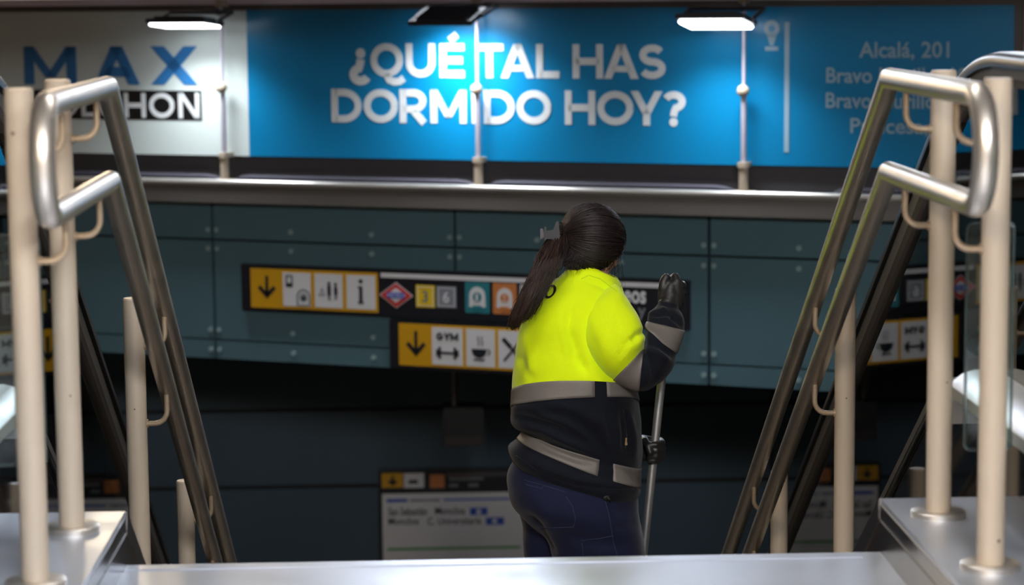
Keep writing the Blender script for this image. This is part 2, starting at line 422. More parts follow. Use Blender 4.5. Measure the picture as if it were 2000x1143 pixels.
# fascia wall with billboard zone above (wall frame: x along the wall, -y towards the camera)
ZB = -.735
mb = MB()
mb.box(-7, 7, .06, .4, ZB, 1.0, 3)                       # core
S = [-6.4, -5.13, -3.86, -2.59, -1.315, -.025, 1.22, 2.47, 3.72, 5.0, 6.3]
for i in range(len(S)-1):
    for z0, z1 in ((ZB, -.645), (-.637, -.152), (-.141, .05)):
        mb.box(S[i]+.007, S[i+1]-.007, 0, .06, z0, z1, 0)
mb.box(-7, 7, .045, .06, ZB, .05, 1)                      # dark grooves behind the panels
mb.box(-7, 7, .02, .06, .05, .29, 2)                      # recess under the billboard
mb.box(-7, 7, .03, .06, .29, 1.0, 3)
wf = at_wall(struct(mb.build('wall_front', [M['teal'], M['groove'], M['recess'], M['upper']]), 'teal glass fascia wall above the lower concourse'))
mb = MB()
for s in S[1:-1]:
    for z in (-.098, -.19, -.592, -.69):
        for d in (-.024, .024): mb.cyl((s+d, 0, z), (s+d, -.008, z), .0125, 14)
for i in range(len(S)-1):
    for fr in (1/3, 2/3):
        for z in (-.098, -.19, -.592, -.69):
            s = S[i]+(S[i+1]-S[i])*fr; mb.cyl((s, 0, z), (s, -.008, z), .0125, 14)
o = mb.build('stud', M['stud'], wf, smooth=30); lab(o, 'round steel fixing caps of the teal panels')
lsolid('soffit', [(-6, 6, 8.6, 14.2, ZB-.0, ZB+.06)], M['lower_wall']).name = 'ceiling_lower'
# cut the soffit to behind the fascia: rebuild as a prism in plan
o = bpy.data.objects['ceiling_lower']; me = o.data; bm = bmesh.new()
pl = [(-6, 11.1+6*math.tan(WANG)+.1), (6, 11.1-6*math.tan(WANG)+.1), (6, 14.1), (-6, 14.1)]
vs = [bm.verts.new((x, y, z)) for z in (ZB, ZB+.06) for x, y in pl]
for f in ((3, 2, 1, 0), (4, 5, 6, 7), (0, 1, 5, 4), (1, 2, 6, 5), (2, 3, 7, 6), (3, 0, 4, 7)): bm.faces.new([vs[i] for i in f])
bm.to_mesh(me); bm.free()

# ledge in front of the fascia
mb = MB(); mb.box(-6.5, 6.5, -.10, .02, .042, .128, 0)
o = at_wall(struct(mb.build('trim_5', M['ledge'], bevel=.004), 'grey steel ledge along the fascia'))
mb = MB(); mb.tube([(-6.5, -.095, .143), (6.5, -.095, .143)], .0165, 12)
lip = mb.build('lip', M['ledge_lip'], o, smooth=40); lab(lip, 'bright rounded front lip')
mb = MB(); mb.box(-6.5, 6.5, -.085, .02, .128, .140)
mb.build('ledge_top', M['recess'], o)
PO = [wl(442, 345, .06)[0], wl(937, 354, .06)[0], wl(1454, 372, .06)[0]]
mb = MB()
segs = [(-4.2, PO[0]-.06), (PO[0]+.06, PO[1]-.06), (PO[1]+.06, PO[2]-.08), (PO[2]+.42, 4.4)]
for a, b in segs:
    mb.tube([(a-.02, -.03, .150), (a+.015, -.04, .163), (a+.06, -.04, .168), (b-.06, -.04, .168), (b-.015, -.04, .163), (b+.02, -.03, .150)], .011, 8)
mb.build('cable_tray', M['tray'], o, smooth=40)

# ================================================================== BILLBOARD
bb = at_wall(thing('billboard', 'long blue and white advertising billboard above the steel ledge', 'billboard'))
ZB0, ZB1 = .268, .968; SX = -1.091; SE = 2.575
MB().box(-3.6, SX, -.02, .03, ZB0, ZB1).build('white_panel', M['board_white'], bb)
MB().box(SX, SE, -.02, .03, ZB0, ZB1).build('blue_panel', M['board_blue'], bb)
f = MB().box(-3.65, SE+.06, -.03, .03, ZB1, ZB1+.028).box(SE, SE+.03, -.03, .03, ZB0, ZB1).build('frame', M['frame_dark'], bb)
MB().box(-3.65, SE+.06, -.05, .03, ZB1+.028, ZB1+.062).build('top_rail', mat('top_rail_lilac', srgb(232, 226, 246), .5), bb)
letters(bb, 'headline', M['letter_white'], [('Q', 728, 791), ('U', 797, 854), ('E', 863, 911), ('T', 933, 987), ('A', 982, 1047), ('L', 1051, 1096),
        ('H', 1122, 1181), ('A', 1183, 1250), ('S', 1251, 1303)], 0, ((728, 84, 150), (1303, 87, 154)), .0205, .21)
letters(bb, 'headline', M['letter_white'], [('D', 652, 710), ('O', 715, 781), ('R', 785, 839), ('M', 845, 915), ('I', 921, 943), ('D', 949, 1009), ('O', 1013, 1080),
        ('H', 1107, 1166), ('O', 1170, 1240), ('Y', 1235, 1297), ('?', 1296, 1342)], 0, ((652, 173, 238), (1342, 178, 245)), .0205, .21)
mb = MB()
s0, z0 = wl(687, 166); s1, z1 = wl(729, 97); hh = (z1-z0)/1.0; 
for p in glyph('?', (s1-s0)/hh, .24): mb.prism([(s1-x*hh, z1-z*hh) for x, z in p], -.0235, -.0205)
a, b = wl(880, 82), wl(892, 67)
for p in stroke([wl(882, 79), wl(896, 67)], .034): mb.prism(p, -.0235, -.0205)
mb.build('headline_mark', M['letter_white'], bb)
letters(bb, 'company_name', M['letter_blue'], [('M', 53, 155), ('A', 190, 278), ('X', 300, 391)], 0, ((53, 91, 164), (391, 90, 165)), .0205, .31)
bx0, bz1 = wl(68, 173); bx1, bz0 = wl(399, 235)
MB().prism(rect(bx0, wl(68, 231)[1], bx1, wl(399, 177)[1]), -.0225, -.02).build('name_strip', M['letter_black'], bb)
letters(bb, 'company_name', M['letter_white'], [('C', 74, 110), ('O', 114, 157), ('L', 165, 190), ('C', 198, 240), ('H', 248, 290), ('O', 297, 346), ('N', 354, 395)],
        0, ((74, 181, 226), (395, 181, 231)), .023, .19)
def btext(st, u0, u1, vt, vb, bold=.018):
    a = wl(u0, vb); b = wl(u1, vb); z1 = wl(u0, vt)[1]
    text(bb, 'address_line', st, M['letter_dim'], a[0], b[0], a[1], z1, .0205, bold)
btext('Alcalá, 201', 1680, 1856, 81, 118)
btext('Bravo Murillo, 194', 1616, 1912, 131, 167)
btext('Bravo Murillo,', 1615, 1838, 180, 216)
btext('Princesa,', 1663, 1815, 230, 265)
s, zt = wl(1540, 43); _, zb = wl(1540, 297)
MB().prism(rect(s-.011, zb, s+.011, zt), -.023, -.0205).build('divider_line', M['letter_dim'], bb)
mb = MB(); c = wl(1510, 55)
for p in stroke(arc(c[0], c[1], .026, 0, 2*PI, 20), .02): mb.prism(p, -.023, -.0205)
mb.prism([(c[0]-.022, c[1]-.028), (c[0]+.022, c[1]-.028), (c[0]+.008, c[1]-.075), (c[0]-.008, c[1]-.075)], -.023, -.0205)
mb.prism(rect(c[0]-.03, c[1]-.098, c[0]+.03, c[1]-.08), -.023, -.0205)
mb.build('pin_symbol', M['letter_dim'], bb)

# ================================================================== FLOODLIGHT POLES
def floodlight(s, label, tilt, yawd, zl, dx, power, jz=.60, lens=.020):
    t = at_wall(thing('floodlight', label, 'floodlight', group='floodlights on poles in front of the billboard'))
    t.location = WO + WE*s
    yp = -.075
    mb = MB(); mb.box(-.05, .05, yp-.02, yp+.04, .14, .158); mb.cyl((0, yp, .15), (0, yp, .265), .021, 16); mb.cyl((0, yp, .262), (0, yp, .285), .028, 16)
    mb.box(-.022, .022, yp, -.021, .262, .285)
    mb.build('base_bracket', M['cream'], t, smooth=35)
    mb = MB(); mb.cyl((0, yp, .28), (0, yp, jz), .013, 12); mb.cyl((0, yp, jz), (0, yp, 1.02), .0085, 12); mb.build('pole', M['frame_grey'], t, smooth=35)
    MB().sphere((0, yp-.012, jz), .028, 10).build('clamp', M['cream'], t, smooth='all')
    MB().box(-.018, .018, yp-.02, .0, .985, 1.02).build('top_clip', M['cream'], t)
    R = Matrix.Rotation(yawd, 3, 'Z') @ Matrix.Rotation(tilt, 3, 'X')
    ctr = Vector((dx, yp-.19, zl))
    def xf(mb): 
        for i, p in enumerate(mb.v): mb.v[i] = ctr+R @ p
        return mb
    W2, D2 = .155, .105
    mb = MB(); mb.box(-W2, W2, -D2, D2, .0, .022)
    for k in range(9): mb.box(-W2*.8, W2*.8, -D2*.8+k*.02, -D2*.8+k*.02+.006, .022, .034)
    h = xf(mb).build('housing', M['lamp_body'], t, bevel=.004)
    xf(MB().box(-W2+.012, W2-.012, -D2+.012, D2-.012, -lens, .0)).build('lens', M['lamp_face'], t, bevel=min(.008, lens*.3))
    mb = MB()
    for sg in (-1, 1):
        a = ctr+R @ Vector((sg*(W2+.006), 0, .01)); b = Vector((sg*.17+dx, yp-.03, zl+.055))
        mb.tube([a, a.lerp(b, .9), b], .009, 8)
    mb.tube([Vector((-.17+dx, yp-.03, zl+.055)), Vector((.17+dx, yp-.03, zl+.055))], .009, 8)
    mb.tube([Vector((0, yp, zl+.055)), Vector((0, yp-.035, zl+.055))], .014, 8)
    mb.build('yoke', M['lamp_body'], t, smooth=40)
    la = bpy.data.lights.new('floodlight_beam', 'AREA'); la.shape = 'RECTANGLE'; la.size = W2*1.8; la.size_y = D2*1.8
    la.energy = power; la.color = (.92, .97, 1); la.spread = math.radians(122)
    lo = bpy.data.objects.new('floodlight_beam', la); COL.objects.link(lo); lo.parent = t
    lo.location = ctr+R @ Vector((0, 0, -.024)); lo.rotation_euler = R.to_euler()
    return t
floodlight(PO[0], 'floodlight on the pole at the edge between white and blue billboard panels', math.radians(-5), math.radians(2), .905, -.09, 5, lens=.012)
floodlight(PO[1], 'floodlight on the pole in the middle of the headline, lamp face turned away', math.radians(17), 0, .925, -.06, 5.2, lens=.003)
floodlight(PO[2], 'floodlight on the pole beside the address lines, lit face showing', math.radians(-9), math.radians(0), .905, -.07, 5.5)

# ================================================================== SIGNS ON THE FASCIA
def sign_xform(u0, v0, u1, v1, off=.03):
    pass
YS = .03   # board thickness
def shp(parent, name, m, polys, lay=0, label=None):
    mb = MB(); y = YS+.0015*(lay+1)
    for p in polys: mb.prism(p, -y, -y+.0014)
    o = mb.build(name, m, parent)
    if label: lab(o, label)
    return o
def sp(u, v): return wl(u, v, YS)
def arrow_down(cx, z0, z1, w):
    h = z1-z0
    return [rect(cx-.008, z0+h*.2, cx+.008, z1)]+stroke([(cx-w, z0+h*.52), (cx, z0+.015), (cx+w, z0+h*.52)], .02)+[[(cx-w*.45, z0+h*.33), (cx, z0), (cx+w*.45, z0+h*.33)]]
sg = at_wall(thing('direction_sign', 'long black direction sign with metro diamond and line numbers on teal wall', 'sign'))
a = sp(470, 514); b = sp(1346, 645); z1 = -.257; z0 = -.487
MB().box(a[0], b[0], -YS, 0, z0, z1).build('board', M['sign_black'], sg, bevel=.004)
ya, yb = sp(477, 0)[0], sp(729, 0)[0]; zA, zB_ = -.276, -.468
tw = (yb-ya)/4
shp(sg, 'exit_panel', M['sign_yellow'], [rect(ya, zB_, yb, zA)])
shp(sg, 'arrow', M['picto'], arrow_down(ya+tw*.52, zB_+.045, zA-.035, .042), 1)
g = .008
for i in (1, 2, 3):
    x0, x1 = [(0, 0), (541, 596), (604, 659), (667, 724)][i]; x0, x1 = sp(x0, 0)[0], sp(x1, 0)[0]
    t = shp(sg, 'pictogram_tile', M['sign_white'], [rect(x0, zB_+.014, x1, zA-.014)], 1)
    cx = (x0+x1)/2; cz = (zA+zB_)/2
    if i == 1:
        shp(t, 'bus_symbol', M['picto'], [rrect(x0+.018, zA-.085, x0+.052, zA-.066, .004)]+stroke([(x0+.02, zA-.085), (x0+.02, zA-.03), (x0+.05, zA-.03), (x0+.05, zA-.085)], .006), 2)
        shp(t, 'train_symbol', M['picto_grey'], stroke([(cx+.003, zB_+.02)]+arc(cx+.036, zB_+.062, .033, PI, 0, 10)+[(cx+.069, zB_+.02)], .008)+stroke([(cx+.003, zB_+.02), (cx+.069, zB_+.02)], .006)+stroke(arc(cx+.036, zB_+.058, .016, 0, 2*PI, 14), .007), 2)
        shp(t, 'train_symbol', M['picto'], [disc(cx+.036, zB_+.056, .01)], 2)
    elif i == 2:
        shp(t, 'people_symbol', M['picto'], [rrect(cx-.006, cz-.025, cx+.012, cz+.028, .006), disc(cx+.003, cz+.036, .008), rrect(cx+.03, cz-.02, cx+.047, cz+.022, .006), disc(cx+.038, cz+.032, .008)], 2)
        shp(t, 'people_symbol', M['picto_grey'], stroke([(cx-.05, cz-.022), (cx-.024, cz-.022), (cx-.034, cz+.01), (cx-.05, cz-.022)], .005)+[rect(cx-.003, cz-.045, cx+.010, cz-.025), rect(cx+.032, cz-.04, cx+.045, cz-.02)], 2)
    else:
        shp(t, 'information_symbol', M['picto'], [disc(cx, cz+.052, .011), rect(cx-.0085, cz-.05, cx+.0085, cz+.028), rect(cx-.015, cz-.056, cx+.014, cz-.046), rect(cx-.015, cz+.018, cx, cz+.028)], 2)
x0 = sp(735, 0)[0]; shp(sg, 'white_bar', M['sign_white'], [rect(x0, -.297, sp(1318, 0)[0], -.275)])
c = sp(774, 577); hw, hz = .088, .062
dz = lambda k: [(c[0]-hw*k, c[1]), (c[0], c[1]-hz*k), (c[0]+hw*k, c[1]), (c[0], c[1]+hz*k)]
mdl = shp(sg, 'metro_diamond', M['sign_white'], [dz(1.0)])
shp(mdl, 'diamond_red', M['red'], [dz(.93)], 1); shp(mdl, 'diamond_white', M['sign_white'], [dz(.58)], 2)
shp(mdl, 'name_bar', M['blue'], [rect(c[0]-hw*.5, c[1]-.014, c[0]+hw*.5, c[1]+.014)], 3)
text(mdl, 'lettering', 'METRO', M['sign_white'], c[0]-hw*.44, c[0]+hw*.44, c[1]-.009, c[1]+.009, YS+.0065)
def num_tile(u0, v0, u1, v1, m, st, mtxt):
    p, q = sp(u0, v1), sp(u1, v0)
    t = shp(sg, 'line_number', m, [rect(p[0], p[1], q[0], q[1])])
    shp(t, 'inner_border', M['sign_white'], [z for z in stroke([(p[0]+.009, p[1]+.009), (q[0]-.009, p[1]+.009), (q[0]-.009, q[1]-.009), (p[0]+.009, q[1]-.009), (p[0]+.009, p[1]+.009)], .003)], 1)
    text(t, 'number', st, mtxt, (p[0]+q[0])/2-.016, (p[0]+q[0])/2+.016, p[1]+.025, q[1]-.025, YS+.0032, .02)
num_tile(813, 558, 849, 600, M['line_yellow'], '3', M['picto_grey'])
num_tile(853, 560, 891, 601, M['line_grey'], '6', M['sign_white'])
def train_tile(u0, v0, u1, v1, m, st):
    p, q = sp(u0, v1), sp(u1, v0); cx = (p[0]+q[0])/2; cz = (p[1]+q[1])/2; h = q[1]-p[1]; ww = q[0]-p[0]
    t = shp(sg, 'train_line', m, [rrect(p[0], p[1], q[0], q[1], .008)])
    shp(t, 'train_shape', M['sign_white'], [[(cx-ww*.34, p[1]+h*.2)]+[(cx+ww*.34, p[1]+h*.2)]+arc(cx, cz+h*.08, ww*.32, 0, PI, 10)], 1)
    shp(t, 'train_window', m, [disc(cx, cz+h*.02, ww*.18), rrect(cx-ww*.18, p[1]+h*.12, cx+ww*.18, p[1]+h*.25, .003)], 2)
    text(t, 'number', st, M['sign_white'], cx-.006, cx+.006, cz-.014, cz+.018, YS+.005, .01)
train_tile(909, 552, 956, 611, M['line_teal'], '1')
train_tile(963, 554, 1009, 613, M['line_orange'], '2')
p, q = sp(1016, 598), sp(1040, 557); shp(sg, 'white_tile', M['sign_white'], [rect(p[0], p[1], q[0], q[1])])
p, q = sp(1219, 592), sp(1262, 569); text(sg, 'lettering', 'eos', M['letter_white'], p[0], q[0], p[1], q[1], YS+.001, .03)
p, q = sp(1246, 627), sp(1262, 602); text(sg, 'lettering', 'y', M['picto_grey'], p[0], q[0], p[1], q[1], YS+.001, .02)

s2 = at_wall(thing('service_sign', 'black and yellow sign with arrow, gym, cup and cutlery symbols below the long sign', 'sign'))
a = sp(760, 620)[0]; b = sp(1190, 640)[0]; z1, z0 = -.495, -.733
MB().box(a, b, -YS, 0, z0, z1).build('board', M['sign_black'], s2, bevel=.004)
ya, yb = sp(769, 0)[0], sp(1182, 0)[0]; zA, zB_ = -.512, -.714
edges = [sp(u, 0)[0] for u in (835, 896, 903, 960, 967, 1025, 1032, 1092, 1099, 1158)]
shp(s2, 'exit_panel', M['sign_yellow'], [rect(ya, zB_, yb, zA)])
shp(s2, 'arrow', M['picto'], arrow_down(sp(803, 0)[0], zB_+.045, zA-.035, .044), 1)
for i in range(5):
    x0, x1 = edges[2*i], edges[2*i+1]
    if i == 4: continue
    t = shp(s2, 'pictogram_tile', M['sign_white'], [rect(x0, zB_+.012, x1, zA-.012)], 1)
    cx = (x0+x1)/2; cz = (zA+zB_)/2; y = 2
    if i == 0:
        gm = MB()
        for ch, k0 in (('G', -.055), ('Y', -.018), ('M', .016)):
            for p in glyph(ch, 1.0 if ch != 'M' else 1.2, .28): gm.prism([(cx+k0+xx*.034, cz+.028+zz*.036) for xx, zz in p], -YS-.0045, -YS-.003)
        gm.build('lettering', M['picto'], t)
        shp(t, 'dumbbell_symbol', M['picto'], [rect(cx-.04, cz-.038, cx+.04, cz-.026), rect(cx-.045, cz-.06, cx-.032, cz-.004), rect(cx+.032, cz-.06, cx+.045, cz-.004), rect(cx-.058, cz-.048, cx-.045, cz-.016), rect(cx+.045, cz-.048, cx+.058, cz-.016)], 2)
    elif i == 1:
        shp(t, 'cup_symbol', M['picto'], [[(cx-.045, cz-.005)]+[(cx+.03, cz-.005)]+arc(cx-.007, cz-.01, .038, 0, -PI, 10), rect(cx-.035, cz-.06, cx+.02, cz-.052)]+stroke(arc(cx+.035, cz-.018, .012, -PI/2, PI/2, 8), .006), 2)
        shp(t, 'steam_symbol', M['picto_grey'], stroke([(cx-.012, cz+.01), (cx-.006, cz+.025), (cx-.014, cz+.04), (cx-.008, cz+.055)], .006)+stroke([(cx+.006, cz+.01), (cx+.012, cz+.025), (cx+.004, cz+.04), (cx+.01, cz+.055)], .006), 2)
    elif i == 2:
        shp(t, 'cutlery_symbol', M['picto'], stroke([(cx-.05, cz+.05), (cx-.01, cz+.01)], .02)+stroke([(cx-.02, cz+.018), (cx+.05, cz-.055)], .011)+stroke([(cx-.045, cz-.055), (cx+.045, cz+.05)], .011), 2)
    else:
        shp(t, 'bed_symbol', M['picto'], [rect(cx-.045, cz-.03, cx+.045, cz-.012)], 2)

# ================================================================== LOWER CONCOURSE BOARD + HANGING DISPLAY
ib = thing('information_board', 'white line information board with blue and green bars on dark lower wall', 'board', (0, YL-.004, 0))
def lp(u, v): p = atY(u, v, YL-.05); return (p.x, p.z)
a = lp(742, 1135); b = lp(1160, 915); 
def lshp(name, m, polys, lay=0, par=ib):
    mb = MB(); y = .05+.002*(lay+1)
    for p in polys: mb.prism(p, -y, -y+.0018)
    return mb.build(name, m, par)
MB().box(a[0], b[0], -.05, 0, a[1]-.45, lp(742, 919)[1]).build('board', M['sign_black'], ib, bevel=.006)
def lr(u0, v0, u1, v1): p = lp(u0, v1); q = lp(u1, v0); return rect(p[0], p[1], q[0], q[1])
lshp('header_arrow_tile', M['sign_yellow'], [lr(746, 924, 787, 953)]); c = lp(767, 939)
lshp('arrow', M['picto'], arrow_down(c[0], c[1]-.035, c[1]+.03, .022), 1)
lshp('bus_tile', M['sign_white'], [lr(789, 924, 828, 953)]); lshp('bus_symbol', M['picto'], [lr(798, 937, 816, 945)], 1)
lshp('line_tile', M['line_orange'], [lr(840, 927, 868, 953)])
lshp('header_bar', M['frame_dark'], [lr(872, 921, 1000, 932)])
t = lp(877, 938); q = lp(943, 930)
lshp('header_text', M['picto_grey'], [lr(877, 945, 895, 951), lr(915, 944, 934, 951), lr(877, 932, 944, 938)], 1)
p = lp(749, 1135); q = lp(1150, 958); lshp('panel', M['sign_white'], [rect(p[0], p[1]-.4, q[0], q[1])])
lshp('blue_bar', M['blue'], [lr(755, 974, 796, 981), lr(866, 970, 1100, 978)], 1)
lshp('blue_bar_label', M['line_grey'], [lr(800, 974, 860, 980)], 1)
def ltext(st, u0, u1, v0, v1):
    p = lp(u0, v1); q = lp(u1, v0); text(ib, 'station_name', st, M['picto'], p[0], q[0], p[1], q[1], .0545, .015)
ltext('San Sebastián', 759, 834, 990, 1007); ltext('Moncloa', 850, 908, 989, 1005)
ltext('Moncloa', 759, 818, 1010, 1025); ltext('C. Universitaria', 835, 940, 1009, 1025)
lshp('line_badge', M['blue'], [lr(918, 991, 952, 1006), lr(949, 1010, 984, 1025)], 1)
lshp('badge_mark', M['sign_white'], [lr(931, 994, 939, 1004), lr(962, 1013, 970, 1022)], 2)
lshp('green_bar', M['green'], [lr(757, 1066, 1016, 1075)], 1)
# hung display under the soffit
hd = thing('hanging_display', 'dark display box hanging under the fascia in the shadow', 'display', (0, 12.2, 0))
p = atY(866, 866, 12.2); q = atY(944, 790, 12.2)
MB().box(p.x, q.x, -.1, .1, p.z, q.z).build('housing', mat('display_black', srgb(10, 11, 14), .6), hd, bevel=.006)
MB().box(p.x+.005, q.x-.005, -.104, -.1, p.z+.005, p.z+.05).build('lower_band', mat('display_band', srgb(48, 38, 40), .6), hd)
x = atY(887, 780, 12.2).x; MB().cyl((x, 0, q.z), (x, 0, ZB), .02, 12).build('hanger', M['steel_dark'], hd, smooth=40)

# ================================================================== STAIR RAILINGS
YP = [4.1307, 4.5661, 5.6189, 6.675, 7.731, 8.787]
YE, YN, H1, H2, WR, RT = 4.7265, 3.905, .8553, .6682, .777, .0215
def railing(sd, label):
    t = thing('stair_railing', label, 'railing', (sd*.85, YP[0], 0), group='stair railings')
    L = t.location
    def w2l(p): return Vector(p)-L
    x = sd*WR; y_end = 10.3
    def run(h):
        return (x, YE, h), (x, y_end, h-SL*(y_end-YE))
    R = (H1-H2)/2; zc = (H1+H2)/2
    loop = [(x, YN+R*.62-R*.62*math.cos(a)*1.0 if False else YN+.085-.085*abs(math.cos(a))**.75 if False else YN+.075-.075*math.cos(a), zc+R*math.sin(a)) for a in [PI/2-PI*i/18 for i in range(19)]]
    e1, b1 = run(H1); e2, b2 = run(H2)
    pts = [b1, e1]+loop+[e2, b2]
    MB().tube([w2l(p) for p in pts], RT, 24).build('handrail', M['steel'], t, smooth=38)
    proto = None
    for i, y in enumerate(YP):
        zt = .8764 if i < 2 else .8764-SL*(y-YE)+.003
        n = math.floor((y-YT)/TRD); zb = 0 if i < 2 else ZF-RIS*(n+1)
        rr = .0248
        p = MB(); p.cyl((0, 0, zb-zt), (0, 0, -.004), rr, 32); p.cyl((0, 0, -.004), (0, 0, 0), rr, 32, r1=rr-.002)
        po = p.build('post', M['cream'], t, smooth=40); po.location = w2l((sd*.85, y, zt))
        mb = MB(); mb.cyl((0, 0, 0), (0, 0, .010), .0535, 40); mb.cyl((0, 0, .010), (0, 0, .012), .0535, 40, r1=.051)
        bp = mb.build('base_plate', M['steel'], po, smooth=40); bp.location = (0, 0, zb-zt)
        dx = sd*(.85-rr); xr = x
        if i < 2:
            hs = (H1, H2)
        else: hs = (H1-SL*(y-YE), H2-SL*(y-YE))
        for h in hs:
            zb_ = h-.092; r = .03
            ax = dx-(-sd)*0; path = [(sd*(.85-rr+.004), y, zb_), (x+sd*r, y, zb_)]
            path += [(x+sd*(r-r*math.sin(a)), y, zb_+r-r*math.cos(a)) for a in (PI/10*k for k in range(1, 6))]
            path += [(x, y, h-.014)]
            br = MB().tube([w2l(q) for q in path], .0062, 10)
            br.cyl(w2l((sd*(.85-rr+.001), y, zb_)), w2l((sd*(.85-rr-.003), y, zb_)), .010, 12)
            br.build('bracket', M['weld'], t, smooth=40)
    # worn spots of paint on the first posts
    mb = MB()
    for (i, ang, z, r) in ((0, -1.9 if sd < 0 else -1.2, .80 if sd < 0 else .055, .0035), (1, -1.2, .27, .002), (2, -1.6, .06, .002)):
        c = Vector((sd*.85+.0246*math.cos(ang), YP[i]+.0246*math.sin(ang), z)); nrm = Vector((math.cos(ang), math.sin(ang), 0))
        mb.cyl(w2l(c), w2l(c+nrm*.0006), r, 10)
    mb.build('paint_chip', M['cream_chip'], t)
    return t
railing(-1, 'stair railing on the left of the flight, double steel rail on cream posts')
railing(1, 'stair railing on the right of the flight, double steel rail on cream posts')

# ================================================================== ESCALATORS
def yz_path(z0h, yk, zk, z1, y_start, y_end, R):
    """horizontal at z1 then slope SL through (yk,zk), filleted with radius R"""
    yi = yk-(z1-zk)/SL; th = math.atan(SL); tl = R*math.tan(th/2)
    pts = [(y_start, z1), (yi-tl, z1)]
    cy, cz = yi-tl, z1-R
    pts += [(cy+R*math.sin(a), cz+R*math.cos(a)) for a in [th*k/14 for k in range(1, 15)]]
    pts.append((y_end, zk-SL*(y_end-yk))); return pts
def sweep(x, path, prof, mb=None, mi=0):
    mb = mb or MB(); rings = []
    for i, (y, z) in enumerate(path):
        a = path[max(0, i-1)]; b = path[min(len(path)-1, i+1)]
        t = Vector((b[0]-a[0], b[1]-a[1])).normalized(); n = Vector((-t.y, t.x))
        rings.append([(x+dx, y+n.x*dn, z+n.y*dn) for dx, dn in prof])
    return mb.loft(rings, mi)
def escalator(sd, xg, label):
    t = thing('escalator', label, 'escalator', (sd*(xg+.55), 4.0, ZF), group='escalators either side of the stairs')
    L = Vector(t.location)
    def fin(mb, name, m, **k):
        for i, p in enumerate(mb.v): mb.v[i] = p-L
        return mb.build(name, m, t, **k)
    def up(p, dn):
        out = []
        for i, (y, z) in enumerate(p):
            a = p[max(0, i-1)]; b = p[min(len(p)-1, i+1)]; tt = Vector((b[0]-a[0], b[1]-a[1])).normalized()
            out.append((y-tt.y*dn, z+tt.x*dn))
        return out
    yend = 10.6
    hr = yz_path(0, 5.992, .358, .885, 2.6, yend, 1.1)
    # newel turn at the near end of the handrail
    zl = .30; r = (.885-zl)/2
    newel = [(2.6-r*math.sin(a), .885-r+r*math.cos(a)) for a in [PI-PI*k/18 for k in range(19)]]
    full = [(3.2, zl)]+newel+hr[1:]
    dk = yz_path(0, 5.50, .092, .150, 2.4, yend, .34)
    for j, xx in enumerate((sd*xg, sd*(xg+1.12))):
        s = sd if j == 0 else -sd
        rp = [(-.040, -.012), (-.041, .004), (-.034, .014), (-.015, .019), (.015, .019), (.034, .014), (.041, .004), (.040, -.012), (.031, -.014), (.030, -.002), (-.030, -.002), (-.031, -.014)]
        fin(sweep(xx, full, rp), 'handrail', M['rubber'], smooth=50)
        gp = [(-.029, -.003), (.029, -.003), (.029, -.012), (.022, -.034), (-.022, -.034), (-.029, -.012)]
        fin(sweep(xx, full, gp), 'handrail_guide', M['guide'], smooth=30)
        fin(sweep(xx, full, [(-.021, -.034), (.021, -.034), (.016, -.052), (-.016, -.052)]), 'guide_channel', M['brown_under'])
        # glass: strip between deck and handrail guide
        top = up(full[10:], -.05); 
        ys = [2.35+i*(yend-2.35)/60 for i in range(61)]
        def ev(p, y):
            for a, b in zip(p, p[1:]):
                if a[0] <= y <= b[0] and b[0] > a[0]: return a[1]+(b[1]-a[1])*(y-a[0])/(b[0]-a[0])
            return p[0][1] if y < p[0][0] else p[-1][1]
        ptop = up(hr, -.05); rings = []
        for y in ys:
            zb, zt = ev(dk, y)-.02, ev(ptop, y)
            rings.append([(xx-.005, y, zb), (xx+.005, y, zb), (xx+.005, y, zt), (xx-.005, y, zt)])
        fin(MB().loft(rings), 'glass_panel', M['glass'])
        # deck profile: cap sitting astride the glass foot
        dw = [(s*-.010, -.014), (s*-.010, -.003), (s*-.007, 0), (s*.085, 0), (s*.085, -.014)]
        if j == 1: dw = [(a*1.0, b) for a, b in dw]
        o_ = fin(sweep(xx, dk, dw), 'deck', M['deck'], smooth=30)
        fin(sweep(xx, dk, [(s*-.0135, -.018), (s*-.0135, .0015), (s*-.0095, .0015), (s*-.0095, -.018)]), 'deck_shade_edging', M['edging_shade'])
        seam = [(s*.028, .0003), (s*.031, .0003), (s*.031, .0015), (s*.028, .0015)]
        fin(sweep(xx, dk, seam), 'deck_seam', M['steel_dark'])
        if j == 0:
            cvp = [(2.4, .237)]+[(4.89+.15*math.sin(a), .087+.15*math.cos(a)) for a in [PI/2*q/8*.85 for q in range(9)]]
            cv = [(s*-.105, -.052), (s*-.105, -.034), (s*-.098, -.026), (s*-.072, -.006), (s*-.05, 0), (s*-.0055, 0), (s*-.0055, -.052)]
            fin(sweep(xx, cvp, cv), 'newel_cover', M['deck'], smooth=35)
            fin(sweep(xx, cvp, [(s*-.107, -.056), (s*-.107, -.032), (s*-.1052, -.032), (s*-.1052, -.056)]), 'cover_edging', M['edging_shade2'])
            cr_ = MB(); xa, xb = sorted((xx+s*-.02, xx+s*-.006)); cr_.box(xa, xb, 2.4, 4.82, .13, .19); fin(cr_, 'cover_riser', M['clad'])
        # glossy outer cladding below the deck
        rings = []
        x0, x1 = (xx+s*.0, xx+s*.03)
        for y in ys:
            zt = ev(dk, y)-.02; zb = max(0 if y < YT else -SL*(y-YT)-.05, zt-2) if y < YT else zt-.95
            rings.append([(x0, y, zb), (x1, y, zb), (x1, y, zt), (x0, y, zt)])
        fin(MB().loft(rings), 'cladding', M['clad'])
    # steps between the balustrades
    x0, x1 = sorted((sd*(xg+.09), sd*(xg+1.03))); stp = MB()
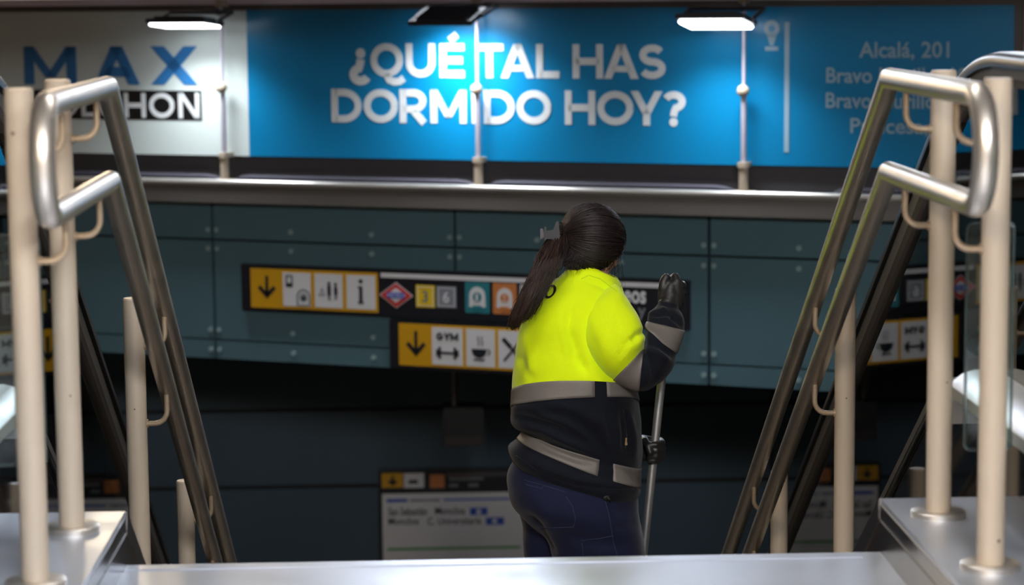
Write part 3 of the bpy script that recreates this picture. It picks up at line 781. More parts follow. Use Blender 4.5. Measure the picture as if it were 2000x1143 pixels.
    for k in range(15):
        y = 5.3+k*.36; z = -.11-max(0, k-1)*.36*SL
        stp.box(x0, x1, y, y+.36, z-.26, z)
        for q in range(18): 
            xx = x0+(x1-x0)*(q+.5)/18; stp.box(xx-.008, xx+.008, y, y+.36, z, z+.008)
    fin(stp, 'step_band', M['steel_dark'])
    mb = MB(); mb.box(x0, x1, 2.6, 5.3, -.12, -.104); fin(mb, 'landing_plate', M['steel_plate'])
    return t
escalator(-1, 1.085, 'escalator on the left of the stairs, black handrail and glass side')
escalator(1, 1.05, 'escalator on the right of the stairs, black handrail curving down over glass side')

# glass screens closing the gap between railing and escalator
def screen(sd, x0, x1, label):
    t = thing('glass_screen', label, 'glass screen', (sd*x0, 4.36, 0), group='glass screens beside the railings')
    mb = MB(); x1_ = x1-x0; z0, z1, r = .172, .60, .012
    poly = [(sd*a, b) for a, b in rrect(0, z0, x1_, z1, r)]
    mb.prism(poly, -.004, .004); mb.build('pane', M['screen'], t)
    mb = MB()
    pts = [(sd*a, 0, b) for a, b in rrect(0, z0, x1_, z1, r)]; pts.append(pts[0])
    mb.tube(pts, .003, 6, cap=False); mb.build('edge', M['screen_edge'], t, smooth=50)
    mb = MB()
    for z in (.28, .5): mb.box(*sorted((sd*-.035, sd*.03)), -.01, .01, z-.012, z+.012)
    return t
screen(-1, .862, .974, 'clear glass screen with rounded corners beside the left railing')
screen(1, .853, .94, 'clear glass screen with rounded corners beside the right railing')

# ================================================================== CEILING LIGHTS
M['tube_cool'] = emit('tube_cool', (.95, .97, 1, 1), 76)
M['tube_warm'] = emit('tube_warm', (1, .84, .64, 1), 76)
M['tube_stair'] = emit('tube_stair', (1, .96, .9, 1), 20)
M['added_far_cool'] = emit('added_far_cool', (.80, .88, 1, 1), 16)
M['added_far_warm'] = emit('added_far_warm', (1, .80, .55, 1), 22)
def ceiling_light(x, y, lx, ly, m, label, z=2.7):
    t = thing('ceiling_light', label, 'ceiling light', (x, y, z), 0, 'ceiling light panels')
    MB().box(-lx/2-.02, lx/2+.02, -ly/2-.02, ly/2+.02, -.06, 0).build('housing', M['frame_grey'], t)
    MB().box(-lx/2, lx/2, -ly/2, ly/2, -.066, -.06).build('diffuser', m, t)
    return t
ceiling_light(-1.9, -.9, .5, 2.2, M['tube_warm'], 'warm ceiling light panel over the left side of the landing')
ceiling_light(0.4, -.6, .6, 2.4, M['tube_cool'], 'cool ceiling light panel over the middle of the landing')
ceiling_light(2.3, -.9, .5, 2.2, M['tube_cool'], 'cool ceiling light panel over the right side of the landing')
ceiling_light(0.1, 5.3, 1.3, .25, M['tube_stair'], 'narrow cool ceiling light across the head of the stairs')
ceiling_light(-3.0, 15.6, 1.6, 4.0, M['added_far_warm'], 'added warm light panel beyond the billboard, for reflections in the plinth')  # this and the next two: unseen lamps added for plinth and rail reflections
ceiling_light(0.4, 15.6, 1.6, 4.0, M['added_far_cool'], 'added cool light panel beyond the billboard for steel reflections, middle of three')
ceiling_light(3.6, 15.6, 1.6, 4.0, M['added_far_cool'], 'added cool light panel beyond the billboard for steel reflections, right side')
#PERSON#
# ================================================================== THE CLEANER
M['hivis'] = mat('hivis_fleece', (.76, .99, .004, 1), .85, 0, var=.05, vscale=5, bump=.25, bscale=420, sheen=.25, spec=.2)
M['navy'] = mat('navy_fleece', srgb(21, 24, 33), .9, 0, var=.12, vscale=6, bump=.3, bscale=420, sheen=.12, spec=.15)
M['navy_piece'] = M['navy']
M['reflect'] = mat('reflective_tape', srgb(122, 116, 112), .55, .15, var=.08, vscale=26, bump=.1, bscale=150, spec=.4)
M['trouser'] = mat('navy_twill', srgb(25, 29, 56), .85, 0, var=.12, vscale=7, bump=.2, bscale=500, spec=.2, sheen=.15)
M['skin'] = mat('skin', srgb(206, 160, 134), .5, 0, var=.04, vscale=20, spec=.4)
M['glove'] = mat('black_nitrile', srgb(38, 36, 38), .42, 0, var=.12, vscale=40, bump=.25, bscale=90, spec=.45)
M['hair'] = mat('dark_hair', srgb(36, 27, 27), .45, 0, var=.35, vscale=60, spec=.4)
M['hair_brown'] = mat('brown_hair_tips', srgb(64, 45, 38), .45, 0, var=.35, vscale=60, spec=.5)
M['clip'] = mat('clip_plastic', srgb(38, 37, 38), .4)
M['clip_light'] = mat('clip_light', srgb(78, 77, 78), .4)
M['brass'] = mat('brass_zip', srgb(190, 160, 110), .35, .8)
M['seam'] = mat('seam_thread', srgb(40, 46, 78), .8)
M['black'] = mat('black_print', srgb(16, 22, 14), .6)
M['shoe'] = mat('shoe_leather', srgb(24, 24, 26), .5)
M['broom_metal'] = mat('broom_metal', (.50, .51, .52, 1), .38, .8, var=.08, vscale=14)
M['broom_plastic'] = mat('broom_plastic', srgb(30, 60, 120), .5)
M['bristle'] = mat('bristle', srgb(60, 60, 64), .8)
M['eye_white'] = mat('eye_white', srgb(230, 226, 222), .2)
M['iris'] = mat('iris', srgb(50, 34, 24), .2)

YC = 6.40
PXM = 712.0
pr = atY(1130, 1000, YC); person = thing('person', 'person seen from behind, in yellow and navy fleece and black gloves,, sweeping stairs', 'person', (pr.x, YC, -1.1))
PL = Vector(person.location)
def fin(mb, name, m, parent=None, **k):
    for i, p in enumerate(mb.v): mb.v[i] = p-PL
    return mb.build(name, m, parent or person, **k)
def cr(vals, t):
    """Catmull-Rom through rows of numbers; t in [0, n-1]"""
    n = len(vals); i = min(int(t), n-2); f = t-i
    p0 = vals[max(0, i-1)]; p1 = vals[i]; p2 = vals[i+1]; p3 = vals[min(n-1, i+2)]
    return [.5*((2*b)+(-a+c)*f+(2*a-5*b+4*c-d)*f*f+(-a+3*b-3*c+d)*f**3) for a, b, c, d in zip(p0, p1, p2, p3)]
def spow(x, e): return math.copysign(abs(x)**e, x)
K = 96
def seg_d(p, a, b):
    ax, ay = a; bx, by = b; dx, dy = bx-ax, by-ay; q = dx*dx+dy*dy
    t = max(0, min(1, ((p[0]-ax)*dx+(p[1]-ay)*dy)/q)) if q else 0
    return math.hypot(p[0]-ax-t*dx, p[1]-ay-t*dy), t
def folds(P, nrm, lst, near=True):
    if nrm.y > .35: return 0
    uv = proj(P); s = 0
    for pts, amp, wd in lst:
        best = 1e9; L = len(pts)-1; tt = 0
        for i in range(L):
            d, t = seg_d(uv, pts[i], pts[i+1])
            if d < best: best = d; tt = (i+t)/L
        if best < wd*3:
            s += amp*math.exp(-(best/wd)**2)*min(1, 4*tt+.15, 4*(1-tt)+.15)
    return s
def shape(rings, fl, namp=.0, nsc=9, seedv=0):
    """push ring vertices along their normals: folds + soft noise"""
    n = len(rings); Kk = len(rings[0]); out = []
    for i in range(n):
        row = []
        for k in range(Kk):
            a = rings[max(0, i-1)][k]; b = rings[min(n-1, i+1)][k]; c = rings[i][k-1]; d = rings[i][(k+1) % Kk]
            nn = (b-a).cross(d-c)
            nn = nn.normalized() if nn.length > 1e-9 else Vector((0, -1, 0))
            cen = sum((rings[i][j] for j in range(0, Kk, 8)), Vector())/len(range(0, Kk, 8))
            if nn.dot(rings[i][k]-cen) < 0: nn = -nn
            P = rings[i][k]
            off = folds(P, nn, fl)
            if namp: off += namp*noise.noise(P*nsc+Vector((seedv, 0, 0)))+namp*.5*noise.noise(P*nsc*2.3+Vector((0, seedv, 3)))
            row.append(P+nn*off)
        out.append(row)
    return out

# ---- jacket trunk: keyed rings  xL, yL, xR, yR, yNear, depth scale, yc
TK = [
 (1122, 505, 1206, 543, 524, 1.0, 6.400),   # 0 collar top
 (1108, 524, 1213, 557, 553, 1.0, 6.395),   # 1 collar foot
 (1082, 548, 1220, 580, 570, .95, 6.395),   # 2
 (1050, 580, 1228, 612, 596, .95, 6.395),   # 3 shoulder
 (1026, 622, 1233, 650, 640, 1.0, 6.395),   # 4
 (1012, 668, 1236, 690, 686, 1.02, 6.40),   # 5
 (1005, 715, 1240, 728, 718, 1.03, 6.40),   # 6
 (1002, 764, 1246, 765, 744, 1.04, 6.40),   # 7 yellow/tape
 (998, 797, 1250, 783, 778, 1.04, 6.40),    # 8 tape/navy
 (997, 818, 1252, 820, 822, 1.05, 6.40),    # 9 bulge
 (1006, 834, 1254, 872, 862, 1.04, 6.40),   # 10 tuck
 (1020, 842, 1253, 912, 889, 1.02, 6.40),   # 11 tape top
 (1012, 858, 1252, 950, 917, 1.03, 6.40),   # 12 tape bottom
 (996, 874, 1250, 962, 942, 1.05, 6.40),    # 13 hem roll
 (1003, 893, 1243, 968, 962, 1.05, 6.40),   # 14 hem edge
]
SUB = 7
def trunk_ring(t):
    xL, yL, xR, yR, yN, ds, yc = cr(TK, t)
    ax = (xR-xL)/2; xc = (xR+xL)/2; m = (yL+yR)/2; d = ax/PXM*ds; ring = []
    for k in range(K):
        a = 2*PI*k/K; c = spow(math.cos(a), .9); s = spow(math.sin(a), .9)
        y = m+(yR-yL)/2*c+(yN-m)*max(0, -s)+((yL+yR-yN)-m)*.4*max(0, s)
        ring.append(atY(xc+ax*c, y, yc+d*s))
    return ring
FT = [([(1118, 590), (1108, 640), (1126, 700), (1150, 740)], -.008, 7), ([(1092, 640), (1102, 690), (1125, 740)], -.004, 7), ([(1108, 640), (1122, 690), (1150, 735)], -.004, 7), ([(1095, 620), (1105, 680), (1120, 735)], .004, 9),
      ([(1010, 690), (1040, 745)], -.004, 7), ([(1020, 640), (1035, 700), (1030, 745)], .003, 9),
      ([(1004, 812), (1040, 822), (1090, 838), (1150, 870)], -.011, 7), ([(1003, 826), (1060, 838), (1120, 866), (1180, 900)], .006, 9),
      ([(1045, 800), (1110, 812), (1165, 850), (1195, 890)], -.005, 8), ([(1070, 790), (1130, 800), (1180, 840)], .004, 9),
      ([(1000, 795), (1060, 800)], .004, 8), ([(1180, 790), (1190, 840), (1205, 890)], -.005, 6), ([(1170, 800), (1180, 850), (1196, 885)], .004, 8),
      ([(1213, 800), (1222, 850), (1218, 885)], -.006, 5), ([(1228, 800), (1238, 850), (1240, 900)], .004, 6), ([(1204, 800), (1210, 840), (1206, 880)], .003, 6),
      ([(1022, 842), (1075, 878), (1130, 898), (1180, 905)], -.004, 6), ([(1060, 910), (1120, 935), (1180, 945), (1240, 950)], .004, 8),
      ([(1010, 885), (1060, 925), (1120, 948), (1200, 955)], -.0025, 4),
      ([(1190, 905), (1225, 922), (1250, 945)], -.004, 6), ([(1140, 545), (1175, 560), (1212, 580)], -.003, 5)]
trings = [trunk_ring(i/SUB) for i in range((len(TK)-1)*SUB+1)]
FT = [(a, b*1.7, c) for a, b, c in FT]
trings = shape(trings, FT, .006, 7, 1)
def nv(t): return 2*PI*0
def zone_trunk(i, k):
    q = i/SUB
    return 0 if q < 7 else 1
uvw = [[proj(p) for p in r] for r in trings]
def is_gap(i, k):
    u = (uvw[i][k][0]+uvw[i][(k+1) % K][0])/2; near = PI < 2*PI*(k+.5)/K < 2*PI
    q = i/SUB
    if not near: return False
    if 7 <= q < 8: return 1165 < u < 1184
    if 11 <= q < 12: return 1168 < u < 1196
    return False
def mb_trunk():
    mb = MB(); rows = trings
    # collar turn-in
    inner = []
    c = sum(rows[0], Vector())/K
    inner.append([p.lerp(c, .10)+Vector((0, 0, -.004)) for p in rows[0]]); inner.append([p.lerp(c, .13)+Vector((0, 0, -.05)) for p in rows[0]])
    hem = []; ch = sum(rows[-1], Vector())/K
    hem.append([p.lerp(ch, .04)+Vector((0, 0, .004)) for p in rows[-1]]); hem.append([p.lerp(ch, .12)+Vector((0, 0, .06)) for p in rows[-1]])
    allr = inner[::-1]+rows+hem; off = 2
    def zm(i, k):
        q = (i-off)/SUB
        if q < 0: return 0
        return 0 if q < 7 else 1
    mb.loft(allr, cap=False, mats=zm); return mb
def band(rings, i0, i1, name, parent, gap=None, off=.0022, m=None):
    mb = MB(); n = len(rings[0]); rr = []
    for i in range(i0, i1+1):
        cen = sum(rings[i], Vector())/n
        rr.append([p+(p-cen).normalized()*off for p in rings[i]])
    for i in range(len(rr)-1):
        for k in range(n):
            if gap and gap(i0+i, k): continue
            o = len(mb.v); k2 = (k+1) % n
            a, b, c, d = rr[i][k], rr[i][k2], rr[i+1][k2], rr[i+1][k]
            mb.v += [a, b, c, d]; mb.f.append((o, o+1, o+2, o+3)); mb.m.append(0)
    for i, p in enumerate(mb.v): mb.v[i] = p-PL
    o = mb.build(name, m or M['reflect'], parent, fix=False)
    bm = bmesh.new(); bm.from_mesh(o.data); bmesh.ops.remove_doubles(bm, verts=bm.verts, dist=1e-5)
    bmesh.ops.recalc_face_normals(bm, faces=bm.faces)
    r = bmesh.ops.solidify(bm, geom=bm.faces[:], thickness=.0012); bm.to_mesh(o.data); bm.free()
    for p in o.data.polygons: p.use_smooth = True
    return o
jk = mb_trunk()

# ---- right sleeve: ring = two edge pixels, depth, depth scale
def edge_ring(row, n=56):
    ax_, ay_, bx_, by_, yd, ds, dz = row
    a = Vector((ax_, ay_)); b = Vector((bx_, by_)); c = (a+b)/2; h = (b-a)/2; d = h.length/PXM*ds; ring = []
    for k in range(n):
        q = 2*PI*k/n; cc = spow(math.cos(q), .92); ss = spow(math.sin(q), .92)
        ring.append(atY(c.x+h.x*cc, c.y+h.y*cc, yd+d*ss)+CU*(0)+Vector((0, 0, dz*ss)))
    return ring
SK = [
 (1135, 588, 1185, 545, 6.430, 1.0, 0),
 (1124, 622, 1208, 560, 6.352, 1.0, 0),
 (1132, 655, 1231, 592, 6.308, 1.0, 0),
 (1152, 692, 1250, 626, 6.275, 1.0, 0),
 (1176, 722, 1260, 656, 6.258, 1.0, 0),
 (1198, 742, 1257, 681, 6.258, 1.0, 0),   # 5 yellow / tape
 (1248, 765, 1256, 690, 6.258, .95, 0),   # 6 tape / navy
 (1285, 752, 1259, 683, 6.262, 1.0, 0),   # 7 elbow
 (1311, 722, 1262, 668, 6.275, 1.05, 0),
 (1322, 690, 1262, 643, 6.30, 1.0, 0),    # 9 navy / tape
 (1335, 645, 1264, 629, 6.35, 1.0, 0),    # 10 tape / navy
 (1336, 626, 1265, 612, 6.37, 1.0, 0),
 (1331, 611, 1278, 600, 6.39, 1.05, 0),
 (1326, 604, 1284, 594, 6.40, 1.1, 0),    # 13 cuff
 (1325, 596, 1286, 588, 6.405, 1.08, 0),
]
SSUB = 7
FS = [([(1205, 742), (1235, 715), (1254, 684)], .0, 5), ([(1262, 690), (1275, 715), (1282, 748)], -.006, 6), ([(1258, 682), (1285, 690), (1312, 708)], .006, 7), ([(1262, 668), (1290, 676), (1318, 700)], -.006, 6),
      ([(1257, 700), (1262, 725), (1262, 756)], .005, 6), ([(1236, 668), (1246, 652), (1262, 648)], -.008, 6), ([(1205, 706), (1225, 668), (1255, 655)], -.004, 6), ([(1150, 610), (1165, 650), (1185, 700)], .003, 9),
      ([(1266, 616), (1300, 614), (1333, 628)], -.007, 5), ([(1310, 612), (1320, 625), (1335, 640)], -.005, 5), ([(1290, 600), (1300, 610), (1310, 622)], .004, 5), ([(1180, 600), (1195, 640), (1205, 690)], -.003, 9)]
srings = [edge_ring(cr(SK, i/SSUB)) for i in range((len(SK)-1)*SSUB+1)]
FS = [(a, b*1.5, c) for a, b, c in FS]
srings = shape(srings, FS, .0045, 10, 5)
def zs_(i, k): return 0 if i/SSUB < 5 else 1
jk.loft(srings, cap=False, mats=zs_)
cw = sum(srings[-1], Vector())/56
jk.loft([srings[-1], [p.lerp(cw, .12) for p in srings[-1]], [p.lerp(cw, .2)+(cw-sum(srings[-8], Vector())/56)*-.6 for p in srings[-1]]], cap=False, mats=lambda i, k: 1)
# ---- left sleeve (behind the trunk)
LK = [(1060, 600, 1140, 560, 6.50, 1.0, 0), (1050, 660, 1150, 640, 6.56, .95, 0), (1070, 720, 1160, 700, 6.60, .95, 0), (1090, 775, 1165, 740, 6.62, .95, 0),
      (1112, 825, 1178, 775, 6.62, .95, 0), (1150, 868, 1192, 806, 6.61, .95, 0), (1190, 890, 1214, 836, 6.58, .95, 0), (1222, 896, 1232, 850, 6.54, .95, 0), (1244, 898, 1250, 856, 6.51, .95, 0)]
lrings = [edge_ring(cr(LK, i/4)) for i in range((len(LK)-1)*4+1)]
lrings = shape(lrings, [], .003, 10, 9)
jk.loft(lrings, cap=False, mats=lambda i, k: 0 if i < 10 else 1)
clw = sum(lrings[-1], Vector())/56
jk.loft([lrings[-1], [p.lerp(clw, .3) for p in lrings[-1]]], cap=False, mats=lambda i, k: 1)
jacket = fin(jk, 'jacket', [M['hivis'], M['navy']], smooth='all')
lab(jacket, 'yellow and navy fleece jacket with grey reflective bands')
band(trings, 7*SUB, 8*SUB, 'reflective_band', jacket, is_gap)
band(trings, 11*SUB, 12*SUB, 'reflective_band', jacket, is_gap)
band(srings, 5*SSUB, 6*SSUB, 'reflective_band', jacket, None)
band(srings, 9*SSUB, 10*SSUB, 'reflective_band', jacket, None)

# printing, seams and zip laid on the cloth
def bvh_of(*obs):
    vs = []; fs = []
    for o in obs:
        b = len(vs); vs += [v.co+PL for v in o.data.vertices]; fs += [tuple(i+b for i in p.vertices) for p in o.data.polygons]
    return BVHTree.FromPolygons(vs, fs)
JB = bvh_of(jacket)
def on_cloth(bv, u, v, off=.002):
    d = raydir(u, v).normalized(); h = bv.ray_cast(CO, d)
    if h[0] is None: return None
    n = h[1] if h[1].dot(d) < 0 else -h[1]
    return h[0]+n*off
def cloth_line(bv, pts, r, name, m, parent, off=.001, closed=False, step=6):
    out = []
    for (a, b) in zip(pts, pts[1:]):
        n = max(1, int(math.hypot(b[0]-a[0], b[1]-a[1])/step))
        for j in range(n):
            p = on_cloth(bv, a[0]+(b[0]-a[0])*j/n, a[1]+(b[1]-a[1])*j/n, off)
            if p: out.append(p)
    p = on_cloth(bv, pts[-1][0], pts[-1][1], off)
    if p: out.append(p)
    if len(out) < 2: return None
    return fin(MB().tube(out, r, 6), name, m, parent, smooth='all')
el = []
for i in range(33):
    a = 2*PI*i/32; x = 7.6*math.cos(a); y = 12.5*math.sin(a); t = math.radians(32)
    el.append((1074.5+x*math.cos(t)-y*math.sin(t), 569.5+x*math.sin(t)+y*math.cos(t)))
ol = [on_cloth(JB, u, v, .0) for u, v in el]; oc = on_cloth(JB, 1074.5, 569.5, 0)
mb = MB(); nrm = (CO-oc).normalized()
ri = []
for p in ol: ri.append([p+nrm*.0045+(oc-p).normalized()*.0042, p+nrm*.0045-(oc-p).normalized()*.0042, p-nrm*.004-(oc-p).normalized()*.0042, p-nrm*.004+(oc-p).normalized()*.0042])
mb.loft(ri, cap=False); lab(fin(mb, 'printed_letter', M['black'], jacket), 'black printed ring letter on the back')
cloth_line(JB, [(1217, 800), (1221, 825), (1224, 850), (1221, 880)], .0022, 'pocket_zip', M['black'], jacket)
z = on_cloth(JB, 1222, 858, .002); mb = MB(); mb.box(z.x-.002, z.x+.0025, z.y-.004, z.y+.002, z.z-.010, z.z+.004); mb.box(z.x-.003, z.x+.0035, z.y-.005, z.y+.001, z.z-.016, z.z-.008)
lab(fin(mb, 'zip_pull', M['brass'], jacket, bevel=.0008), 'brass zip pull')
cloth_line(JB, [(1008, 890), (1060, 928), (1125, 950), (1195, 957), (1238, 956)], .0009, 'hem_seam', M['navy'], jacket, .0006)
cloth_line(JB, [(1135, 545), (1150, 538), (1172, 545), (1205, 570)], .0010, 'collar_seam', mat('hivis_seam', (.5, .75, .004, 1), .8), jacket, .0004)

# ---- trousers
TR = [ # pelvis + right leg
 (1030, 862, 1236, 900, 6.40, .80, 0), (1012, 885, 1240, 932, 6.40, .84, 0), (993, 922, 1247, 972, 6.40, .93, 0), (993, 958, 1250, 1004, 6.395, 1.0, 0), (1003, 990, 1254, 1032, 6.385, 1.0, 0),
 (1030, 1020, 1257, 1052, 6.375, .98, 0), (1060, 1050, 1259, 1072, 6.365, .95, 0), (1078, 1090, 1261, 1098, 6.36, .95, 0), (1092, 1150, 1258, 1150, 6.37, .95, 0), (1110, 1230, 1250, 1230, 6.40, .98, 0),
 (1120, 1290, 1240, 1290, 6.40, 1.0, 0), (1120, 1370, 1228, 1370, 6.41, 1.0, 0), (1116, 1460, 1216, 1460, 6.42, 1.05, 0), (1112, 1500, 1218, 1500, 6.42, 1.1, 0)]
FP = [([(1030, 1006), (1056, 1030), (1086, 1090)], -.012, 6), ([(1046, 960), (1060, 1000), (1080, 1020)], .003, 12), ([(1200, 970), (1195, 1010), (1205, 1060)], .003, 9), ([(1240, 990), (1215, 1000), (1190, 998)], -.003, 5),
      ([(1250, 1020), (1220, 1032), (1196, 1030)], -.004, 6), ([(1100, 1040), (1150, 1055), (1220, 1060)], -.004, 7), ([(1090, 1060), (1140, 1075), (1230, 1078)], .003, 7), ([(1018, 930), (1050, 950), (1100, 955)], -.002, 7)]
prings = [edge_ring(cr(TR, i/6), 72) for i in range((len(TR)-1)*6+1)]
prings = shape(prings, FP, .004, 8, 14)
tr = MB().loft(prings, cap=False)
TL = [(1022, 950, 1160, 975, 6.44, 1.2, 0), (1010, 985, 1160, 1010, 6.45, 1.15, 0), (1017, 1008, 1150, 1025, 6.46, 1.1, 0), (1022, 1032, 1136, 1042, 6.47, 1.1, 0), (1023, 1085, 1124, 1090, 6.48, 1.05, 0),
      (1030, 1160, 1106, 1160, 6.53, 1.1, 0), (1034, 1250, 1098, 1250, 6.58, 1.1, 0), (1030, 1300, 1100, 1300, 6.60, 1.1, 0), (1028, 1380, 1098, 1380, 6.61, 1.1, 0), (1030, 1500, 1092, 1500, 6.62, 1.1, 0), (1026, 1568, 1096, 1568, 6.62, 1.15, 0)]
plr = shape([edge_ring(cr(TL, i/6), 56) for i in range((len(TL)-1)*6+1)], [], .004, 9, 3)
tr.loft(plr, cap=False)
trousers = fin(tr, 'trousers', M['trouser'], smooth='all')
TB = bvh_of(trousers)
def tl(pts, r=.0011, nm='seam'): cloth_line(TB, pts, r, nm, M['seam'], trousers, .0006)
tl([(1022, 938), (1060, 948), (1105, 962)]); tl([(1024, 946), (1058, 955), (1062, 950)])
tl([(1105, 970), (1118, 990), (1124, 1015), (1120, 1030), (1056, 1032)], .0014)
tl([(1180, 970), (1190, 1010), (1198, 1060), (1206, 1090)], .0013); tl([(1134, 1056), (1170, 1052), (1198, 1047)], .0014); tl([(1136, 1060), (1140, 1090)])
mb = MB(); p = on_cloth(TB, 1182, 973, .004)
if p: 
    mb.sphere(p, .011, 8, sc=(1, .5, .8)); mb.cyl(p+Vector((.002, -.006, .004)), p+Vector((.012, -.008, -.008)), .004, 8)
    fin(mb, 'snap_hook', M['black'], trousers, smooth='all')

# ---- body: one continuous mesh (head, neck, trunk, arms, legs) under the clothes
hc = atY(1154, 470, 6.42)
hf = Vector((.62, .62, -.48)).normalized(); hu = Vector((.3, .3, .9)); hu = (hu-hf*hu.dot(hf)).normalized(); hr_ = hf.cross(hu)
def H(r, f, u): return hc+hr_*r+hf*f+hu*u
HM = Matrix((hr_, hf, hu)).transposed()
bd = MB()
bd.sphere(H(0, -.008, .012), 1, 14, sc=(.072, .088, .082), rot=HM)
bd.sphere(H(0, .028, -.045), 1, 12, sc=(.058, .06, .062), rot=HM)
bd.sphere(H(0, .045, -.085), 1, 10, sc=(.034, .034, .024), rot=HM)          # chin
chain(bd, [H(0, .082, .004), H(0, .098, -.025), H(0, .102, -.034)], [.009, .011, .013], 6)  # nose
for s in (-1, 1):
    bd.sphere(H(s*.012, .096, -.036), .0085, 6)
    bd.sphere(H(s*.036, .058, -.03), 1, 8, sc=(.024, .026, .024), rot=HM)   # cheek
    chain(bd, [H(s*.012, .080, .024), H(s*.045, .066, .022)], [.011, .010], 6)  # brow
    bd.sphere(H(s*.076, -.008, -.012), 1, 8, sc=(.010, .02, .032), rot=HM)  # ear
    bd.sphere(H(s*.083, -.016, -.006), 1, 8, sc=(.006, .012, .022), rot=HM)
chain(bd, [H(-.02, .084, -.058), H(0, .09, -.055), H(.02, .084, -.058)], [.006, .008, .006], 6)
chain(bd, [H(-.017, .083, -.068), H(0, .088, -.07), H(.017, .083, -.068)], [.006, .009, .006], 6)
nk = atY(1158, 560, 6.40); chain(bd, [H(0, -.02, -.05), nk, atY(1140, 600, 6.40)], [.052, .054, .07])
def P(u, v, y=6.40): return atY(u, v, y)
chain(bd, [P(1140, 610), P(1128, 680), P(1126, 760), P(1124, 840), P(1124, 905), P(1124, 950)], [.09, .112, .118, .116, .112, .11], 9)
chain(bd, [P(1150, 605, 6.38), P(1200, 660, 6.30), P(1252, 716, 6.275), P(1282, 705, 6.285), P(1295, 668, 6.33), P(1305, 606, 6.41)], [.042, .036, .028, .026, .026, .021])
chain(bd, [P(1110, 600, 6.49), P(1120, 700, 6.585), P(1140, 810, 6.62), P(1200, 858, 6.58), P(1250, 878, 6.51)], [.046, .038, .034, .03, .022])
chain(bd, [P(1140, 980), P(1165, 1080, 6.37), P(1182, 1270, 6.40), P(1168, 1450, 6.42), P(1166, 1530, 6.42)], [.11, .095, .06, .045, .04])
chain(bd, [P(1085, 990, 6.46), P(1070, 1080, 6.50), P(1064, 1290, 6.60), P(1062, 1500, 6.62), P(1062, 1590, 6.62)], [.085, .05, .04, .036, .034])
for i, p in enumerate(bd.v): bd.v[i] = p-PL
body = remesh(bd, 'body', M['skin'], person, .0055, 6, .5)
for s in (-1, 1):
    e = MB().sphere(H(s*.031, .070, .004), .0125, 10); eo = fin(e, 'eye', M['eye_white'], smooth='all')
    fin(MB().sphere(H(s*.031, .0775, .003), .0065, 8), 'iris', M['iris'], eo, smooth='all')

# ---- shoes on the steps
def shoe(u, v, y, nm='shoe'):
    a = P(u, v, y); n = math.floor((y-YT)/TRD); zst = ZF-RIS*(n+1)
    d = Vector((.80, .6, 0)); mb = MB()
    R_ = []
    for t, wd, h in ((-.09, .022, .05), (-.075, .036, .085), (-.03, .04, .10), (.03, .042, .075), (.09, .046, .05), (.14, .042, .042), (.17, .022, .03)):
        side = Vector((-d.y, d.x, 0)); c = Vector((a.x, y, zst))+d*t; R_.append([c+side*wd*math.cos(q)+Vector((0, 0, max(0.0005, h*(.5+.5*math.sin(q)) if math.sin(q) > -.6 else .0005))) for q in [2*PI*k/20 for k in range(20)]])
    mb.loft(R_); return fin(mb, nm, M['shoe'], smooth='all')
shoe(1166, 1530, 6.42); shoe(1062, 1590, 6.62)

# ---- broom
bt = P(1312.5, 547, 6.47); bl = P(1257, 1080, 6.47)
bdv = (bl-bt).normalized(); nst = 0
b_end = bt+bdv*1.50
broom = thing('broom', 'long grey metal broom handle held upright in both gloved hands', 'broom', tuple(b_end))
BL = Vector(broom.location)
def finb(mb, name, m, **k):
    for i, p in enumerate(mb.v): mb.v[i] = p-BL
    return mb.build(name, m, broom, **k)
finb(MB().tube([bt, bt+bdv*.01, bt+bdv*1.40, bt+bdv*1.44], [.010, .0118, .0118, .013], 24), 'handle', M['broom_metal'], smooth=40)
finb(MB().tube([bt+bdv*1.40, bt+bdv*1.47], [.016, .020], 16), 'socket', M['broom_plastic'], smooth=40)
mb = MB(); h0 = bt+bdv*1.47; mb.box(h0.x-.17, h0.x+.17, h0.y-.03, h0.y+.03, h0.z-.03, h0.z+.01); finb(mb, 'brush_head', M['broom_plastic'], bevel=.006)
mb = MB()
for i in range(30):
    for j in range(4):
        x = h0.x-.16+i*.011; y = h0.y-.022+j*.0145; mb.cyl((x, y, h0.z-.03), (x+random.uniform(-.006, .006), y+random.uniform(-.006, .006), h0.z-.095), .003, 5)
o = finb(mb, 'bristles', M['bristle']); o['kind'] = 'stuff'

# ---- gloves
def glove(mb, name, label):
    for i, p in enumerate(mb.v): mb.v[i] = p-PL
    return lab(remesh(mb, name, M['glove'], person, .0028, 5, .5), label)
g = MB()
r = lambda px: px/PXM
chain(g, [P(1306, 612, 6.405), P(1305, 596, 6.41)], [r(20), r(20)])
chain(g, [P(1300, 598, 6.415), P(1299, 578, 6.425), P(1303, 560, 6.435)], [r(15), r(15.5), r(13)])
chain(g, [P(1316, 598, 6.41), P(1319, 578, 6.425), P(1321, 560, 6.432)], [r(16), r(17), r(14)])
chain(g, [P(1326, 590, 6.42), P(1328, 572, 6.43)], [r(11), r(11)])
chain(g, [P(1308, 600, 6.408), P(1309, 578, 6.42), P(1312, 562, 6.43)], [r(17), r(17.5), r(14)])
